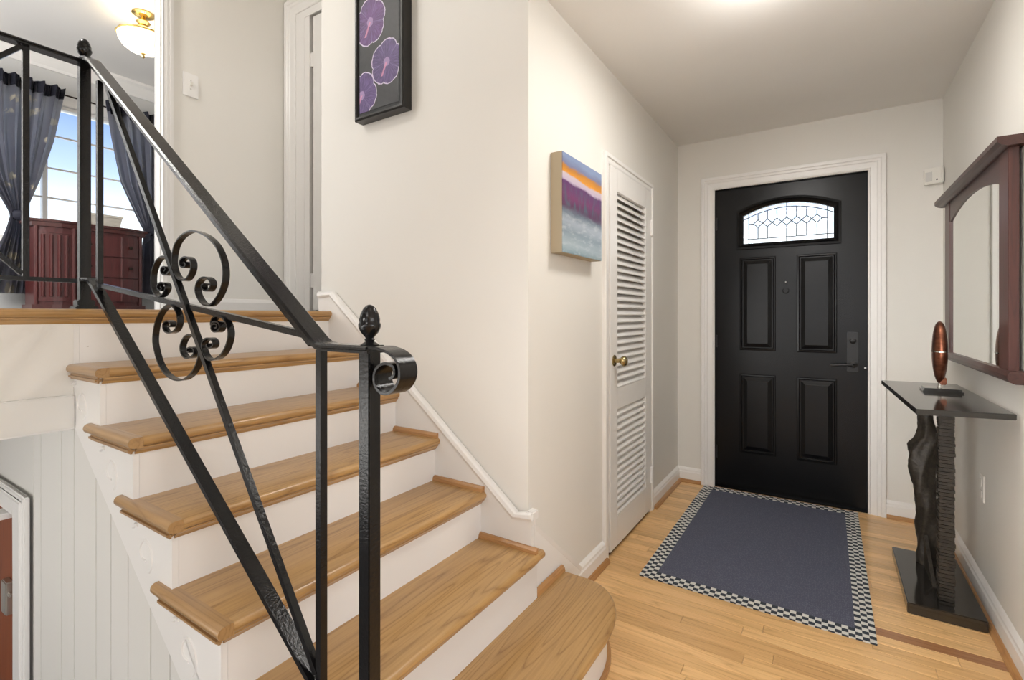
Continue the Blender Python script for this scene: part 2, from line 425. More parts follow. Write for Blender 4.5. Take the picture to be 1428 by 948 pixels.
def prism(bm, pts, axis, a0, a1):
    def mk(p, a):
        if axis == 0: return (a, p[0], p[1])
        if axis == 1: return (p[0], a, p[1])
        return (p[0], p[1], a)
    A = [bm.verts.new(mk(p, a0)) for p in pts]; C = [bm.verts.new(mk(p, a1)) for p in pts]
    n = len(pts)
    bm.faces.new(A); bm.faces.new(C[::-1])
    for i in range(n): bm.faces.new((A[i], C[i], C[(i + 1) % n], A[(i + 1) % n]))
    return bm
def lathe(bm, prof, c, seg=24, axis=2):
    """prof: (radius, height) list; c: base point; axis of revolution"""
    rings = []
    for r, h in prof:
        ring = []
        for i in range(seg):
            a = 2 * PI * i / seg
            u, v = r * math.cos(a), r * math.sin(a)
            p = (u, v, h) if axis == 2 else ((h, u, v) if axis == 0 else (u, h, v))
            ring.append(bm.verts.new((c[0] + p[0], c[1] + p[1], c[2] + p[2])))
        rings.append(ring)
    for a, b in zip(rings, rings[1:]):
        for i in range(seg): bm.faces.new((a[i], a[(i + 1) % seg], b[(i + 1) % seg], b[i]))
    bm.faces.new(rings[0][::-1]); bm.faces.new(rings[-1])
    return bm
def catmull(pts, n=4):
    P = [Vector(p) for p in pts]; out = []
    for i in range(len(P) - 1):
        p0 = P[max(i - 1, 0)]; p1 = P[i]; p2 = P[i + 1]; p3 = P[min(i + 2, len(P) - 1)]
        for k in range(n):
            t = k / n
            out.append(0.5 * ((2 * p1) + (-p0 + p2) * t + (2 * p0 - 5 * p1 + 4 * p2 - p3) * t * t + (-p0 + 3 * p1 - 3 * p2 + p3) * t ** 3))
    out.append(P[-1]); return out
def sweep(bm, path, w, t, side=(0, 1, 0), prof=None):
    """rectangular strip along path: w along 'side', t along the normal in the bend plane"""
    side = Vector(side).normalized(); rows = []
    P = [Vector(p) for p in path]
    for i, p in enumerate(P):
        d = (P[min(i + 1, len(P) - 1)] - P[max(i - 1, 0)]).normalized()
        n = d.cross(side).normalized()
        pr = prof or [(-w / 2, -t / 2), (w / 2, -t / 2), (w / 2, t / 2), (-w / 2, t / 2)]
        rows.append([bm.verts.new(p + side * a + n * b) for a, b in pr])
    k = len(rows[0])
    for a, b in zip(rows, rows[1:]):
        for i in range(k): bm.faces.new((a[i], a[(i + 1) % k], b[(i + 1) % k], b[i]))
    bm.faces.new(rows[0][::-1]); bm.faces.new(rows[-1])
    return bm
def tube(bm, path, r, seg=6, r1=None):
    P = [Vector(p) for p in path]; rows = []
    up = Vector((0, 1, 0.01)).normalized()
    for i, p in enumerate(P):
        d = (P[min(i + 1, len(P) - 1)] - P[max(i - 1, 0)]).normalized()
        u = d.cross(up)
        if u.length < 1e-3: u = d.cross(Vector((1, 0, 0)))
        u.normalize(); v = d.cross(u)
        rr = r if r1 is None else r + (r1 - r) * i / (len(P) - 1)
        rows.append([bm.verts.new(p + u * rr * math.cos(2 * PI * k / seg) + v * rr * math.sin(2 * PI * k / seg)) for k in range(seg)])
    for a, b in zip(rows, rows[1:]):
        for i in range(seg): bm.faces.new((a[i], a[(i + 1) % seg], b[(i + 1) % seg], b[i]))
    bm.faces.new(rows[0][::-1]); bm.faces.new(rows[-1])
    return bm
def struct(name, bm, mat, parent=None, **kw):
    o = obj(name, bm, mat, parent, **kw)
    if parent is None: o['kind'] = 'structure'
    return o

# ================================================================ dimensions
XL, XR, YS, YD = -0.953, 0.565, 1.589, 3.775          # closet wall, mirror wall, stair wall, entry wall
ZC, ZU, ZUC = 2.51, 1.26, 3.70                          # foyer ceiling, upper floor, upper ceiling
XH, YH = -3.05, 1.935                                   # upper hall walls
XW = -6.20                                              # bedroom window wall
NOSE = {0: -2.090, 1: -1.857, 2: -1.615, 3: -1.377, 4: -1.135, 5: -0.890, 6: -0.612}
TOP = {0: 1.260, 1: 1.077, 2: 0.898, 3: 0.720, 4: 0.540, 5: 0.358, 6: 0.178}
RF = {k: NOSE[k] - 0.028 for k in NOSE}                 # riser faces

# ================================================================ shell
# closet wall with a door opening
b = B()
CDY0, CDY1, CDZ = 2.362, 3.062, 2.022
bx(b, XL - 0.10, XL, YS + 0.10, CDY0, 0, ZC); bx(b, XL - 0.10, XL, CDY1, YD, 0, ZC); bx(b, XL - 0.10, XL, CDY0, CDY1, CDZ, ZC)
struct('wall_left', b, M['wall'])
struct('wall_closet', box(XL - 0.115, XL - 0.101, 2.3, 3.12, 0, 2.1), M['wall'])
# entry wall with door opening
b = B()
DX0, DX1, DZ = -0.690, 0.208, 2.142
bx(b, XL - 0.1, DX0 - 0.02, YD, YD + 0.14, 0, ZC); bx(b, DX1 + 0.02, XR + 0.1, YD, YD + 0.14, 0, ZC); bx(b, DX0 - 0.02, DX1 + 0.02, YD, YD + 0.14, DZ + 0.02, ZC)
struct('wall_entry', b, M['wall'])
struct('wall_right', box(XR, XR + 0.10, 1.15, YD, 0, ZC), M['wall'])
struct('ceiling', box(XL, 4.1, -8.0, YD + 0.14, ZC, ZC + 0.12), M['ceil'])
struct('wall_stair', box(-2.20, XL, YS, YS + 0.10, 0, ZUC), M['wall'])
struct('wall_header', box(XL, XL + 0.10, -8.0, YS + 0.1, ZC + 0.12, ZUC), M['wall'])
struct('wall_attic', box(XL, XL + 0.10, YS + 0.1, YS + 0.2, ZC + 0.12, ZUC), M['wall'])
# living room behind the camera: back wall with a wide window opening, side wall with another
b = B()
bx(b, -6.3, -0.9, -8.1, -8.0, -1.3, ZUC); bx(b, 2.7, 4.1, -8.1, -8.0, 0, ZC); bx(b, -0.9, 2.7, -8.1, -8.0, 0, 0.45); bx(b, -0.9, 2.7, -8.1, -8.0, 2.4, ZUC)
struct('wall_back', b, M['wall'])
b = B()
bx(b, 4.0, 4.1, -8.0, -2.0, 0, ZC); bx(b, 4.0, 4.1, 0.8, 1.2, 0, ZC); bx(b, 4.0, 4.1, -2.0, 0.8, 0, 0.5); bx(b, 4.0, 4.1, -2.0, 0.8, 2.35, ZC)
struct('wall_side', b, M['wall'])
struct('wall_living', box(XR + 0.1, 4.1, 1.15, 1.25, 0, ZC), M['wall'])
struct('ceiling_upper', box(-6.3, XL, -8.0, 3.2, ZUC, ZUC + 0.1), M['ceil_up'])
# hall on the upper floor
b = B()
HJ = 1.200                                             # right jamb of the cased opening
bx(b, XH - 0.06, XH, HJ, YH, ZU, ZUC); bx(b, XH - 0.06, XH, -0.75, HJ, 3.34, ZUC); bx(b, XH - 0.06, XH, -8.0, -0.75, ZU, ZUC)
struct('wall_hall', b, M['wall'])
b = B()
HD0, HD1, HDZ = -2.815, -2.14, 3.17
bx(b, XH - 0.12, HD0, YH, YH + 0.12, ZU, ZUC); bx(b, HD0, HD1, YH, YH + 0.12, HDZ, ZUC); bx(b, HD1, -2.0, YH, YH + 0.12, ZU, ZUC)
struct('wall_hall_end', b, M['wall'])
struct('wall_hall_side', box(-2.20, -2.10, YS + 0.1, YH, ZU, ZUC), M['wall'])
# bedroom
b = B()
WY0, WY1, WZ0, WZ1 = 1.08, 2.34, 1.92, 3.25
bx(b, XW - 0.15, XW, -1.6, WY0, ZU, ZUC); bx(b, XW - 0.15, XW, WY1, 3.2, ZU, ZUC); bx(b, XW - 0.15, XW, WY0, WY1, ZU, WZ0); bx(b, XW - 0.15, XW, WY0, WY1, WZ1, ZUC)
struct('wall_window', b, M['upwall'])
struct('wall_bedroom_right', box(XW, XH - 0.12, 3.1, 3.2, ZU, ZUC), M['upwall'])
struct('wall_bedroom_left', box(XW, XH - 0.12, -1.7, -1.6, ZU, ZUC), M['upwall'])
struct('wall_bedroom_front', box(XH - 0.10, XH - 0.061, HJ + 0.005, 3.1, ZU, ZUC), M['upwall'])
# floors
fl = struct('floor', bx(bx(B(), XL - 0.2, 4.1, 0.6, 4.0, -0.12, -0.006), -0.63, 4.1, -8.0, 0.6, -0.12, -0.006), M['floor_base'])
WORLD_LOC['floor'] = Vector((0, 0, 0))
rng = random.Random(11)
row_w = 0.0572; y = YD + 0.02 - 0.002
plank_cache = {}
def plank(x0, x1, y0, y1, parent, mat='floor'):
    g = 0.0005; c = 0.0012; zt = rng.uniform(-0.0004, 0.0002); bm = B()
    x0 += g; x1 -= g; y0 += g; y1 -= g
    lo = [(x0, y0, -0.006), (x1, y0, -0.006), (x1, y1, -0.006), (x0, y1, -0.006)]
    md = [(a, d, zt - c) for a, d, _ in lo]
    tp = [(x0 + c, y0 + c, zt), (x1 - c, y0 + c, zt), (x1 - c, y1 - c, zt), (x0 + c, y1 - c, zt)]
    V = [[bm.verts.new(p) for p in r] for r in (lo, md, tp)]
    for r, s_ in zip(V, V[1:]):
        for i in range(4): bm.faces.new((r[i], r[(i + 1) % 4], s_[(i + 1) % 4], s_[i]))
    bm.faces.new(V[2])
    return obj('floor_plank', bm, M[mat], parent, loc=((x0 + x1) / 2, (y0 + y1) / 2, 0))
while y > 1.05:
    y0 = y - row_w
    x = XL - rng.uniform(0.0, 0.5)
    while x < XR + 0.01:
        ln = rng.choice([0.45, 0.62, 0.8, 1.0, 1.25, 1.5]) * rng.uniform(0.9, 1.1)
        a, c_ = max(x, XL + 0.001), min(x + ln, XR - 0.001)
        dark_row = y0 < 2.40 <= y
        if dark_row and c_ > 0.13:
            if a < 0.13: plank(a, 0.13, y0, y, fl)
            if c_ >= XR - 0.002: plank(0.13, c_, y0, y, fl, 'floor_dark')
        elif c_ - a > 0.03: plank(a, c_, y0, y, fl)
        x += ln
    y = y0
# living room boards behind the camera (never in view): one wide surface
obj('floor_boarding', bx(bx(B(), -0.63, 4.0, -8.0, 0.56, -0.006, -0.0005), XL + 0.3, 4.0, 0.56, y, -0.006, -0.0005), M['floor'], fl)
up = struct('floor_upper', bx(bx(B(), XW, NOSE[0] - 0.10, -8.0, 3.1, 0.87, ZU - 0.002), NOSE[0] - 0.10, RF[0] - 0.002, -8.0, 0.56, 0.98, ZU - 0.032), M['carpet'])
struct('ceiling_lower', box(-6.0, RF[0] - 0.001, -8.0, 0.59, 0.858, 0.869), M['white'])
struct('floor_lower', box(-6.0, -0.6, -8.0, 0.6, -1.42, -1.40), M['carpet'])
struct('wall_lower_right', box(-0.62, -0.60, -8.0, 0.6, -1.42, -0.006), M['white'])
struct('wall_lower_left', box(-6.02, -6.0, -8.0, 0.6, -1.42, 0.87), M['white'])
# band under the landing edge and the trim board over the lower opening
struct('wall_band', box(RF[0] - 0.002, RF[0] + 0.004, -8.0, 0.576, 0.90, ZU - 0.03), M['wall'])
struct('trim_1', box(RF[0] - 0.03, RF[0] + 0.020, -8.0, 0.5755, 0.866, 0.975), M['bead'], bevel=0.004)

def nosing_profile(xb, xn, zt, th=0.030, seg=8):
    r = th / 2
    pts = [(xb, zt - th), (xn - r, zt - th)]
    for i in range(1, seg):
        a = -PI / 2 + PI * i / seg
        pts.append((xn - r + r * math.cos(a), zt - r + r * math.sin(a)))
    pts += [(xn - r, zt), (xb, zt)]
    return pts
def cove_profile(xf, zt, s=0.020):
    pts = [(xf, zt), (xf, zt - s)]
    for i in range(0, 5):
        a = PI / 2 * i / 4
        pts.append((xf + 0.004 + (s - 0.004) * (1 - math.cos(a)), zt - s + (s) * math.sin(a) * 1.0))
    return pts[:2] + [(xf + 0.004, zt - s), (xf + 0.010, zt - s * 0.55), (xf + 0.018, zt - 0.004), (xf + 0.018, zt)]
ln_ = obj('landing_nosing', prism(B(), nosing_profile(NOSE[0] - 0.13, NOSE[0], ZU), 1, -8.0, YS - 0.020), M['tread'], up, smooth=True)
obj('cove_moulding', prism(B(), cove_profile(RF[0], ZU - 0.03), 1, -8.0, YS - 0.020), M['tread'], up)

# ================================================================ staircase
YO = 0.592                                             # open end of the treads
YE = YS - 0.019                                        # closed end
st = thing('staircase', 'straight flight of oak treads and white painted risers climbing left beside the black iron railing', 'staircase', (-1.3, 1.0, 0))
def return_bm(x0, x1, zt):
    bm = B(); y1 = YO; yo = 0.556; r = 0.015
    pr = [(y1, zt - 0.03), (yo + r, zt - 0.03)]
    for i in range(1, 8):
        a = -PI / 2 - PI * i / 8
        pr.append((yo + r + r * math.cos(a), zt - r + r * math.sin(a)))
    pr += [(yo + r, zt), (y1, zt)]
    return prism(bm, pr, 0, x0, x1)
scroll9 = [(-0.1786, -0.1485), (-0.2021, -0.1484), (-0.2161, -0.1317), (-0.2049, -0.1052), (-0.1841, -0.0936), (-0.1582, -0.1028), (-0.1422, -0.1269), (-0.1435, -0.1538), (-0.1596, -0.174)]
for k in range(1, 6):
    zt, xn = TOP[k], NOSE[k]; xb = RF[k - 1]
    t = obj('tread', prism(B(), nosing_profile(xb - 0.01, xn, zt), 1, YO, YE if k < 5 else YS + 0.014 if False else YE), M['tread'], st, smooth=True, loc=(xn, 1.0, zt))
    obj('cove_moulding', prism(B(), cove_profile(RF[k], zt - 0.03), 1, YO - 0.012, YE), M['tread'], t)
    obj('return_nosing', return_bm(xb - 0.075, xn - 0.002, zt), M['nosex'], t, smooth=True)
    bmr = B(); bx(bmr, xb - 0.055, RF[k] + 0.012, 0.562, 0.579, zt - 0.048, zt - 0.03)
    obj('return_cove', bmr, M['nosex'], t, bevel=0.006)
    # quarter round against the wall string
    pr = [(YE, zt), (YE, zt + 0.020), (YE - 0.008, zt + 0.019), (YE - 0.015, zt + 0.012), (YE - 0.017, zt)]
    obj('shoe_moulding', prism(B(), pr, 0, xb, xn - 0.010), M['shoe_x'], t)
for k in range(0, 6):
    zb = TOP[k + 1]
    obj('riser', box(RF[k] - 0.018, RF[k], 0.5918, YE, zb - 0.005, TOP[k] - 0.03), M['white_old'], st, loc=(RF[k], 1.0, zb))
# end of tread five wraps past the wall corner
obj('tread_end', prism(B(), nosing_profile(XL + 0.004, NOSE[5], TOP[5]), 1, YE, YS + 0.018), M['tread'], st, smooth=True)
obj('riser_end', box(XL + 0.001, RF[5], YE, YS + 0.004, TOP[6], TOP[5] - 0.03), M['white_old'], st)
# bottom step with a half-round end
def round_step(inset):
    y_end = 1.832 - inset; xn = NOSE[6] - inset
    pts = [(RF[5] - 0.01, YO - 0.036 + inset), (xn, YO - 0.036 + inset), (xn, 1.52)]
    cx, cy = -0.835, 1.50
    rx, ry = xn - cx, y_end - cy
    for i in range(1, 15):
        a = PI / 2 * i / 15
        pts.append((cx + rx * math.cos(a) ** 0.9, cy + ry * math.sin(a) ** 0.9))
    pts += [(cx, y_end), (XL + 0.022, y_end), (XL + 0.022, YS + 0.004), (RF[5] - 0.01, YS + 0.004)]
    return pts
bm = B(); r = 0.015; zt = TOP[6]
rows = []
for i in range(9):
    a = -PI / 2 + PI * i / 8
    ins = r - r * math.cos(a); z = zt - r + r * math.sin(a)
    rows.append([bm.verts.new((p[0], p[1], z)) for p in round_step(ins)])
n = len(rows[0])
for a_, b_ in zip(rows, rows[1:]):
    for i in range(n): bm.faces.new((a_[i], a_[(i + 1) % n], b_[(i + 1) % n], b_[i]))
bm.faces.new(rows[0][::-1]); bm.faces.new(rows[-1])
t6 = obj('tread', bm, M['tread'], st, smooth=True, label='bottom tread with a rounded end')
obj('riser', prism(B(), round_step(0.032), 2, 0.0, TOP[6] - 0.029), M['white_old'], st)
pr = round_step(0.018); bm = B()
prism(bm, pr, 2, 0.0, 0.018); obj('shoe_moulding', bm, M['shoe_y'], st, bevel=0.005)
prw = [(XL + 0.019, 0.178), (XL + 0.019, 0.200), (XL + 0.027, 0.199), (XL + 0.034, 0.192), (XL + 0.037, 0.178)]
obj('shoe_moulding', prism(B(), prw, 1, YS + 0.006, 1.825), M['shoe_y'], t6)
# open stringer: saw-tooth board with a straight lower edge
def zlow(x): return 0.783 - 0.7215 * (x + 1.99)
pts = [(RF[5] - 0.0005, 0.0)]
pts += [(RF[5] - 0.0005, TOP[5] - 0.03)]
for k in (4, 3, 2, 1, 0):
    pts += [(RF[k] - 0.0005, TOP[k + 1] - 0.03), (RF[k] - 0.0005, TOP[k] - 0.03)]
pts += [(RF[0] - 0.001, zlow(RF[0])), (-0.905, 0.0)]
obj('stringer', prism(B(), pts, 1, 0.5765, 0.5915), M['white'], st)
for k in range(1, 6):
    path = catmull([(NOSE[k] + a, 0.5765, TOP[k] + d) for a, d in scroll9], 4)
    obj('scroll_ornament', tube(B(), path, 0.0038, 6), M['white'], st, smooth=True)
    cx, cz = NOSE[k] - 0.245, TOP[k] - 0.066
    obj('bud_ornament', tube(B(), catmull([(cx - 0.016, 0.5765, cz - 0.008), (cx, 0.5755, cz + 0.002), (cx + 0.014, 0.5765, cz + 0.003)], 3), 0.006, 6), M['white'], st, smooth=True)
# wall string (skirt) with a moulded cap
sk = [(-2.20, 1.355), (-2.09, 1.355), (-1.0, 0.489), (-0.93, 0.489), (-0.93, 0.17), (-1.0, 0.17), (-2.20, 1.0)]
obj('wall_string', prism(B(), sk, 1, YE, YS - 0.0005), M['white'], st)
capprof = [(-0.008, -0.022), (0.010, -0.022), (0.016, -0.010), (0.014, 0.004), (0.006, 0.010), (-0.008, 0.012)]
capprof = [(-a, d) for a, d in capprof]
path = [(-2.20, YE + 0.005, 1.349), (-2.092, YE + 0.005, 1.349), (-1.0, YE + 0.005, 0.481), (-0.928, YE + 0.005, 0.492)]
obj('string_cap', sweep(B(), path, 0, 0, (0, 1, 0), capprof), M['white'], st)
obj('string_end', bx(bx(B(), XL + 0.0005, -0.93, YS - 0.001, YS + 0.016, 0.180, 0.47), XL + 0.0005, -0.922, YS - 0.02, YS + 0.024, 0.468, 0.504), M['white'], st, bevel=0.004)

# beadboard under the flight
bw = struct('wall_understair', prism(B(), [(-6.0, -1.4), (-0.95, -1.4), (-0.95, zlow(-0.95) - 0.03), (-2.12, zlow(-2.12) - 0.03), (-2.12, 0.30), (-6.0, 0.30)], 1, 0.6172, 0.622), M['bead'])
bw2 = struct('wall_understair_high', box(-6.0, -2.13, 0.6172, 0.622, 0.30, 0.868), M['bead'])
gro = [-4.0, -3.85, -2.69, -2.60, -2.36, -2.23, -2.025, -1.90, -1.77, -1.615, -1.495, -1.33, -1.21, -1.05, -0.93, -0.80, -0.64]
LDX1, LDZ = -2.745, 0.478                              # lower door opening (right side, head)
for a_, c_ in zip(gro, gro[1:]):
    g = 0.0022
    z_of = lambda x: 0.868 if x < RF[0] - 0.01 else zlow(x) + 0.02
    if c_ < -2.9: continue
    if a_ < -2.9: a_ = -2.70
    if a_ >= -2.70 and c_ > -2.70:
        prs = [(a_ + g, -1.4), (c_ - g, -1.4), (c_ - g, min(0.868, max(-1.3, z_of(c_)))), (a_ + g, min(0.868, z_of(a_)))]
        obj('bead_board', prism(B(), prs, 1, 0.609, 0.617), M['bead'], bw, bevel=0.002)
# lower door: brown leaf, white casing
d3 = struct('door_3', box(-3.55, LDX1 - 0.12, 0.600, 0.606, -1.4, LDZ - 0.075), M['brown_door'])
obj('casing', bx(bx(B(), LDX1 - 0.10, LDX1 - 0.005, 0.578, 0.606, -1.4, LDZ), -3.7, LDX1 - 0.10, 0.578, 0.606, LDZ - 0.075, LDZ), M['white'], d3, bevel=0.006)
obj('casing_bead', bx(bx(B(), LDX1 - 0.005, LDX1 + 0.020, 0.585, 0.606, -1.4, LDZ + 0.022), -3.7, LDX1 - 0.005, 0.585, 0.606, LDZ, LDZ + 0.022), M['white'], d3, bevel=0.005)
obj('door_latch', bx(bx(B(), -3.00, -2.93, 0.575, 0.60, -0.04, 0.10), -2.94, -2.90, 0.580, 0.592, 0.045, 0.060), M['steel'], d3, bevel=0.004, label='steel door latch')
obj('door_closer', box(-3.02, -2.92, 0.55, 0.60, 0.375, 0.400), M['white'], d3, bevel=0.004)

# ================================================================ baseboards and trim in the foyer
def base_prof(o_, s, h=0.10):                            # o_: wall plane, s: direction into the room
    return [(o_, 0.0), (o_ + s * 0.019, 0.0), (o_ + s * 0.019, h - 0.028), (o_ + s * 0.015, h - 0.020), (o_ + s * 0.014, h - 0.010), (o_ + s * 0.007, h), (o_, h + 0.006)]
def qr_prof(o_, s):
    return [(o_, 0.0), (o_ + s * 0.019, 0.0), (o_ + s * 0.018, 0.008), (o_ + s * 0.013, 0.016), (o_ + s * 0.006, 0.021), (o_, 0.022)]
bl = struct('baseboard_left', prism(B(), base_prof(XL, 1), 1, 1.83, 2.311), M['white'])
obj('board', prism(B(), base_prof(XL, 1), 1, 3.112, YD - 0.001), M['white'], bl)
# raked piece rising to the wall string
rk = [(1.607, 0.18), (1.607, 0.425), (2.02, 0.085), (2.02, 0.0), (1.83, 0.0), (1.83, 0.18)]
obj('raked_board', prism(B(), rk, 0, XL + 0.0005, XL + 0.0165), M['white'], bl)
rc = [(XL + 0.006, 1.605, 0.432), (XL + 0.006, 2.022, 0.090)]
obj('raked_cap', sweep(B(), rc, 0, 0, (1, 0, 0), [(-0.006, -0.012), (0.013, -0.012), (0.010, 0.004), (0.004, 0.012), (-0.006, 0.014)]), M['white'], bl)
obj('shoe_moulding', prism(B(), qr_prof(XL + 0.019, 1), 1, 1.833, 2.322), M['shoe_y'], bl)
obj('shoe_moulding', prism(B(), qr_prof(XL + 0.019, 1), 1, 3.118, YD - 0.02), M['shoe_y'], bl)
be = struct('baseboard_entry', prism(B(), base_prof(YD, -1), 0, 0.296, XR - 0.001), M['white'])
obj('board', prism(B(), base_prof(YD, -1), 0, XL + 0.001, -0.776), M['white'], be)
obj('shoe_moulding', prism(B(), qr_prof(YD - 0.019, -1), 0, 0.300, XR - 0.02), M['shoe_x'], be)
obj('shoe_moulding', prism(B(), qr_prof(YD - 0.019, -1), 0, XL + 0.02, -0.779), M['shoe_x'], be)
br = struct('baseboard_right', prism(B(), base_prof(XR, -1, 0.105), 1, 1.15, YD - 0.001), M['white'])
obj('shoe_moulding', prism(B(), qr_prof(XR - 0.019, -1), 1, 1.15, YD - 0.02), M['shoe_y'], br)
# closet door casing (narrow) and front door casing (moulded, mitred)
def casing_bm(frame_in, frame_out, plane, axis, s, steps):
    """three-sided moulded architrave: (u0,u1,ztop) inner and outer; steps = [(fraction, projection)]"""
    bm = B()
    (a0, a1, az), (o0, o1, oz) = frame_in, frame_out
    def pt(u, z, d):
        return (u, plane + s * d, z) if axis == 1 else (plane + s * d, u, z)
    rows = []
    for f, d in steps:
        u0 = a0 + (o0 - a0) * f; u1 = a1 + (o1 - a1) * f; z = az + (oz - az) * f
        rows.append([bm.verts.new(pt(u0, 0.0, d)), bm.verts.new(pt(u0, z, d)), bm.verts.new(pt(u1, z, d)), bm.verts.new(pt(u1, 0.0, d))])
    for r_, q_ in zip(rows, rows[1:]):
        for i in range(3): bm.faces.new((r_[i], r_[i + 1], q_[i + 1], q_[i]))
    for i in range(3): bm.faces.new((rows[0][i], rows[0][i + 1], rows[-1][i + 1], rows[-1][i]))
    bm.faces.new([r_[0] for r_ in rows]); bm.faces.new([r_[3] for r_ in rows])
    return bm
STEPS = [(0, 0.0), (0, 0.012), (0.10, 0.016), (0.16, 0.012), (0.50, 0.015), (0.56, 0.020), (0.70, 0.021), (0.76, 0.026), (0.97, 0.027), (1, 0.020), (1, 0.0)]
tr2 = struct('trim_2', casing_bm((DX0, DX1, DZ), (DX0 - 0.090, DX1 + 0.090, DZ + 0.090), YD, 1, -1, STEPS), M['white'])
tr3 = struct('trim_3', casing_bm((2.368, 3.056, 2.016), (2.311, 3.112, 2.066), XL, 0, 1, [(0, 0), (0, 0.010), (0.15, 0.013), (0.5, 0.012), (0.6, 0.018), (0.95, 0.019), (1, 0.013), (1, 0)]), M['white'])
struct('trim_4', bx(bx(bx(B(), XL - 0.1, XL + 0.004, 2.350, 2.3715, 0, 2.03), XL - 0.1, XL + 0.004, 3.0525, 3.075, 0, 2.03), XL - 0.1, XL + 0.004, 2.371, 3.053, 2.0135, 2.03), M['white'])

# ================================================================ front door
d1 = thing('door_1', kind='structure', loc=(-0.24, 3.80, 0))
dy = 3.797
PAN = [(-0.522, -0.310, 0.995, 1.640), (-0.172, 0.046, 0.992, 1.640), (-0.530, -0.308, 0.272, 0.822), (-0.176, 0.044, 0.272, 0.818)]
PAN = [(-0.524, -0.306, 0.995, 1.640), (-0.174, 0.044, 0.995, 1.640), (-0.524, -0.306, 0.272, 0.820), (-0.174, 0.044, 0.272, 0.820)]
GX0, GX1, GZ0, GZ1, GZC = -0.535, 0.060, 1.712, 1.965, 2.035     # light: sides, sill, spring line, crown
def arch(x0, x1, z0, z1, zc, n=16):
    pts = [(x0, z0), (x1, z0)]
    for i in range(n + 1):
        t_ = i / n
        x = x1 + (x0 - x1) * t_
        pts.append((x, z1 + (zc - z1) * (1 - (2 * t_ - 1) ** 2)))
    return pts
def loop_strip(bm, A, Bq):
    n_ = len(A)
    for i in range(n_): bm.faces.new((A[i], A[(i + 1) % n_], Bq[(i + 1) % n_], Bq[i]))
# leaf: slab assembled from stiles and rails around the light
b = B()
th = 0.042
bx(b, DX0 + 0.004, GX0, dy, dy + th, 0.0105, DZ - 0.005); bx(b, GX1, DX1 - 0.004, dy, dy + th, 0.012, DZ - 0.005)
bx(b, GX0, GX1, dy, dy + th, 0.012, GZ0)
top = arch(GX0, GX1, GZ0, GZ1, GZC)[2:]
prism(b, [(GX0, DZ - 0.005), (GX1, DZ - 0.005)] + top, 1, dy, dy + th)
leaf = obj('door_leaf', b, M['door_black'], d1)
for (x0, x1, z0, z1) in PAN:
    bm = B()
    def rect(i, yv): return [bm.verts.new(p) for p in ((x0 + i, yv, z0 + i), (x1 - i, yv, z0 + i), (x1 - i, yv, z1 - i), (x0 + i, yv, z1 - i))]
    seq = [(-0.004, dy), (0.0, dy - 0.006), (0.008, dy - 0.007), (0.014, dy - 0.0005), (0.020, dy - 0.0005), (0.045, dy - 0.009), (0.050, dy - 0.009)]
    rows = [rect(*q) for q in seq]
    for a_, c_ in zip(rows, rows[1:]): loop_strip(bm, a_, c_)
    bm.faces.new(rows[-1]); bm.faces.new(rows[0][::-1])
    obj('door_panel', bm, M['door_black'], d1)
# moulded ring round the light
bm = B(); rows = []
for i, yv in ((-0.012, dy), (-0.010, dy - 0.014), (0.004, dy - 0.016), (0.014, dy - 0.006), (0.030, dy + 0.004), (0.030, dy + 0.03)):
    rows.append([bm.verts.new((p[0], yv, p[1])) for p in arch(GX0 + i, GX1 - i, GZ0 + i, GZ1 - i * 0.9, GZC - i)])
for a_, c_ in zip(rows, rows[1:]): loop_strip(bm, a_, c_)
lf = obj('light_frame', bm, M['door_black'], d1)
gi = 0.024
gx0, gx1, gz0, gz1, gzc = GX0 + gi, GX1 - gi, GZ0 + gi, GZ1 - gi, GZC - gi
obj('glass_pane', prism(B(), arch(gx0, gx1, gz0, gz1, gzc), 1, dy + 0.016, dy + 0.021), M['tglass'], d1)
def archz(x, off=0): 
    t_ = (x - gx0) / (gx1 - gx0); return gz1 + (gzc - gz1) * (1 - (2 * t_ - 1) ** 2) - off
bm = B(); yc = dy + 0.014
def came(p, q, r_=0.0030): tube(bm, [(p[0], yc, p[1]), (q[0], yc, q[1])], r_, 5)
xa, xb_ = gx0 + 0.040, gx1 - 0.040; zb_ = gz0 + 0.036; xm = (gx0 + gx1) / 2; off = 0.034
came((xa, gz0), (xa, archz(xa))); came((xb_, gz0), (xb_, archz(xb_))); came((gx0, zb_), (gx1, zb_)); came((xm, gz0), (xm, zb_)); came((xm, archz(xm)), (xm, archz(xm, off)))
tube(bm, [(gx0 + (gx1 - gx0) * i / 20, yc, archz(gx0 + (gx1 - gx0) * i / 20, off)) for i in range(21)], 0.0030, 5)
nx = 8; stp = (xb_ - xa) / nx; zmid = (zb_ + archz(xm, off)) / 2 + 0.004
for i in range(nx + 1):
    x = xa + stp * i; hz = 0.026
    if 0 < i < nx:
        if i % 1 == 0:
            came((x, zb_), (x, zmid - hz)); came((x, zmid + hz), (x, max(zmid + hz, archz(x, off))))
    if i < nx:
        xc_ = x + stp / 2
        came((x, zmid + hz if i else zmid), (xc_, zmid)); came((x, zmid - hz if i else zmid), (xc_, zmid))
        came((xc_, zmid), (x + stp, zmid + hz if i < nx - 1 else zmid)); came((xc_, zmid), (x + stp, zmid - hz if i < nx - 1 else zmid))
obj('lead_came', bm, M['came'], d1)
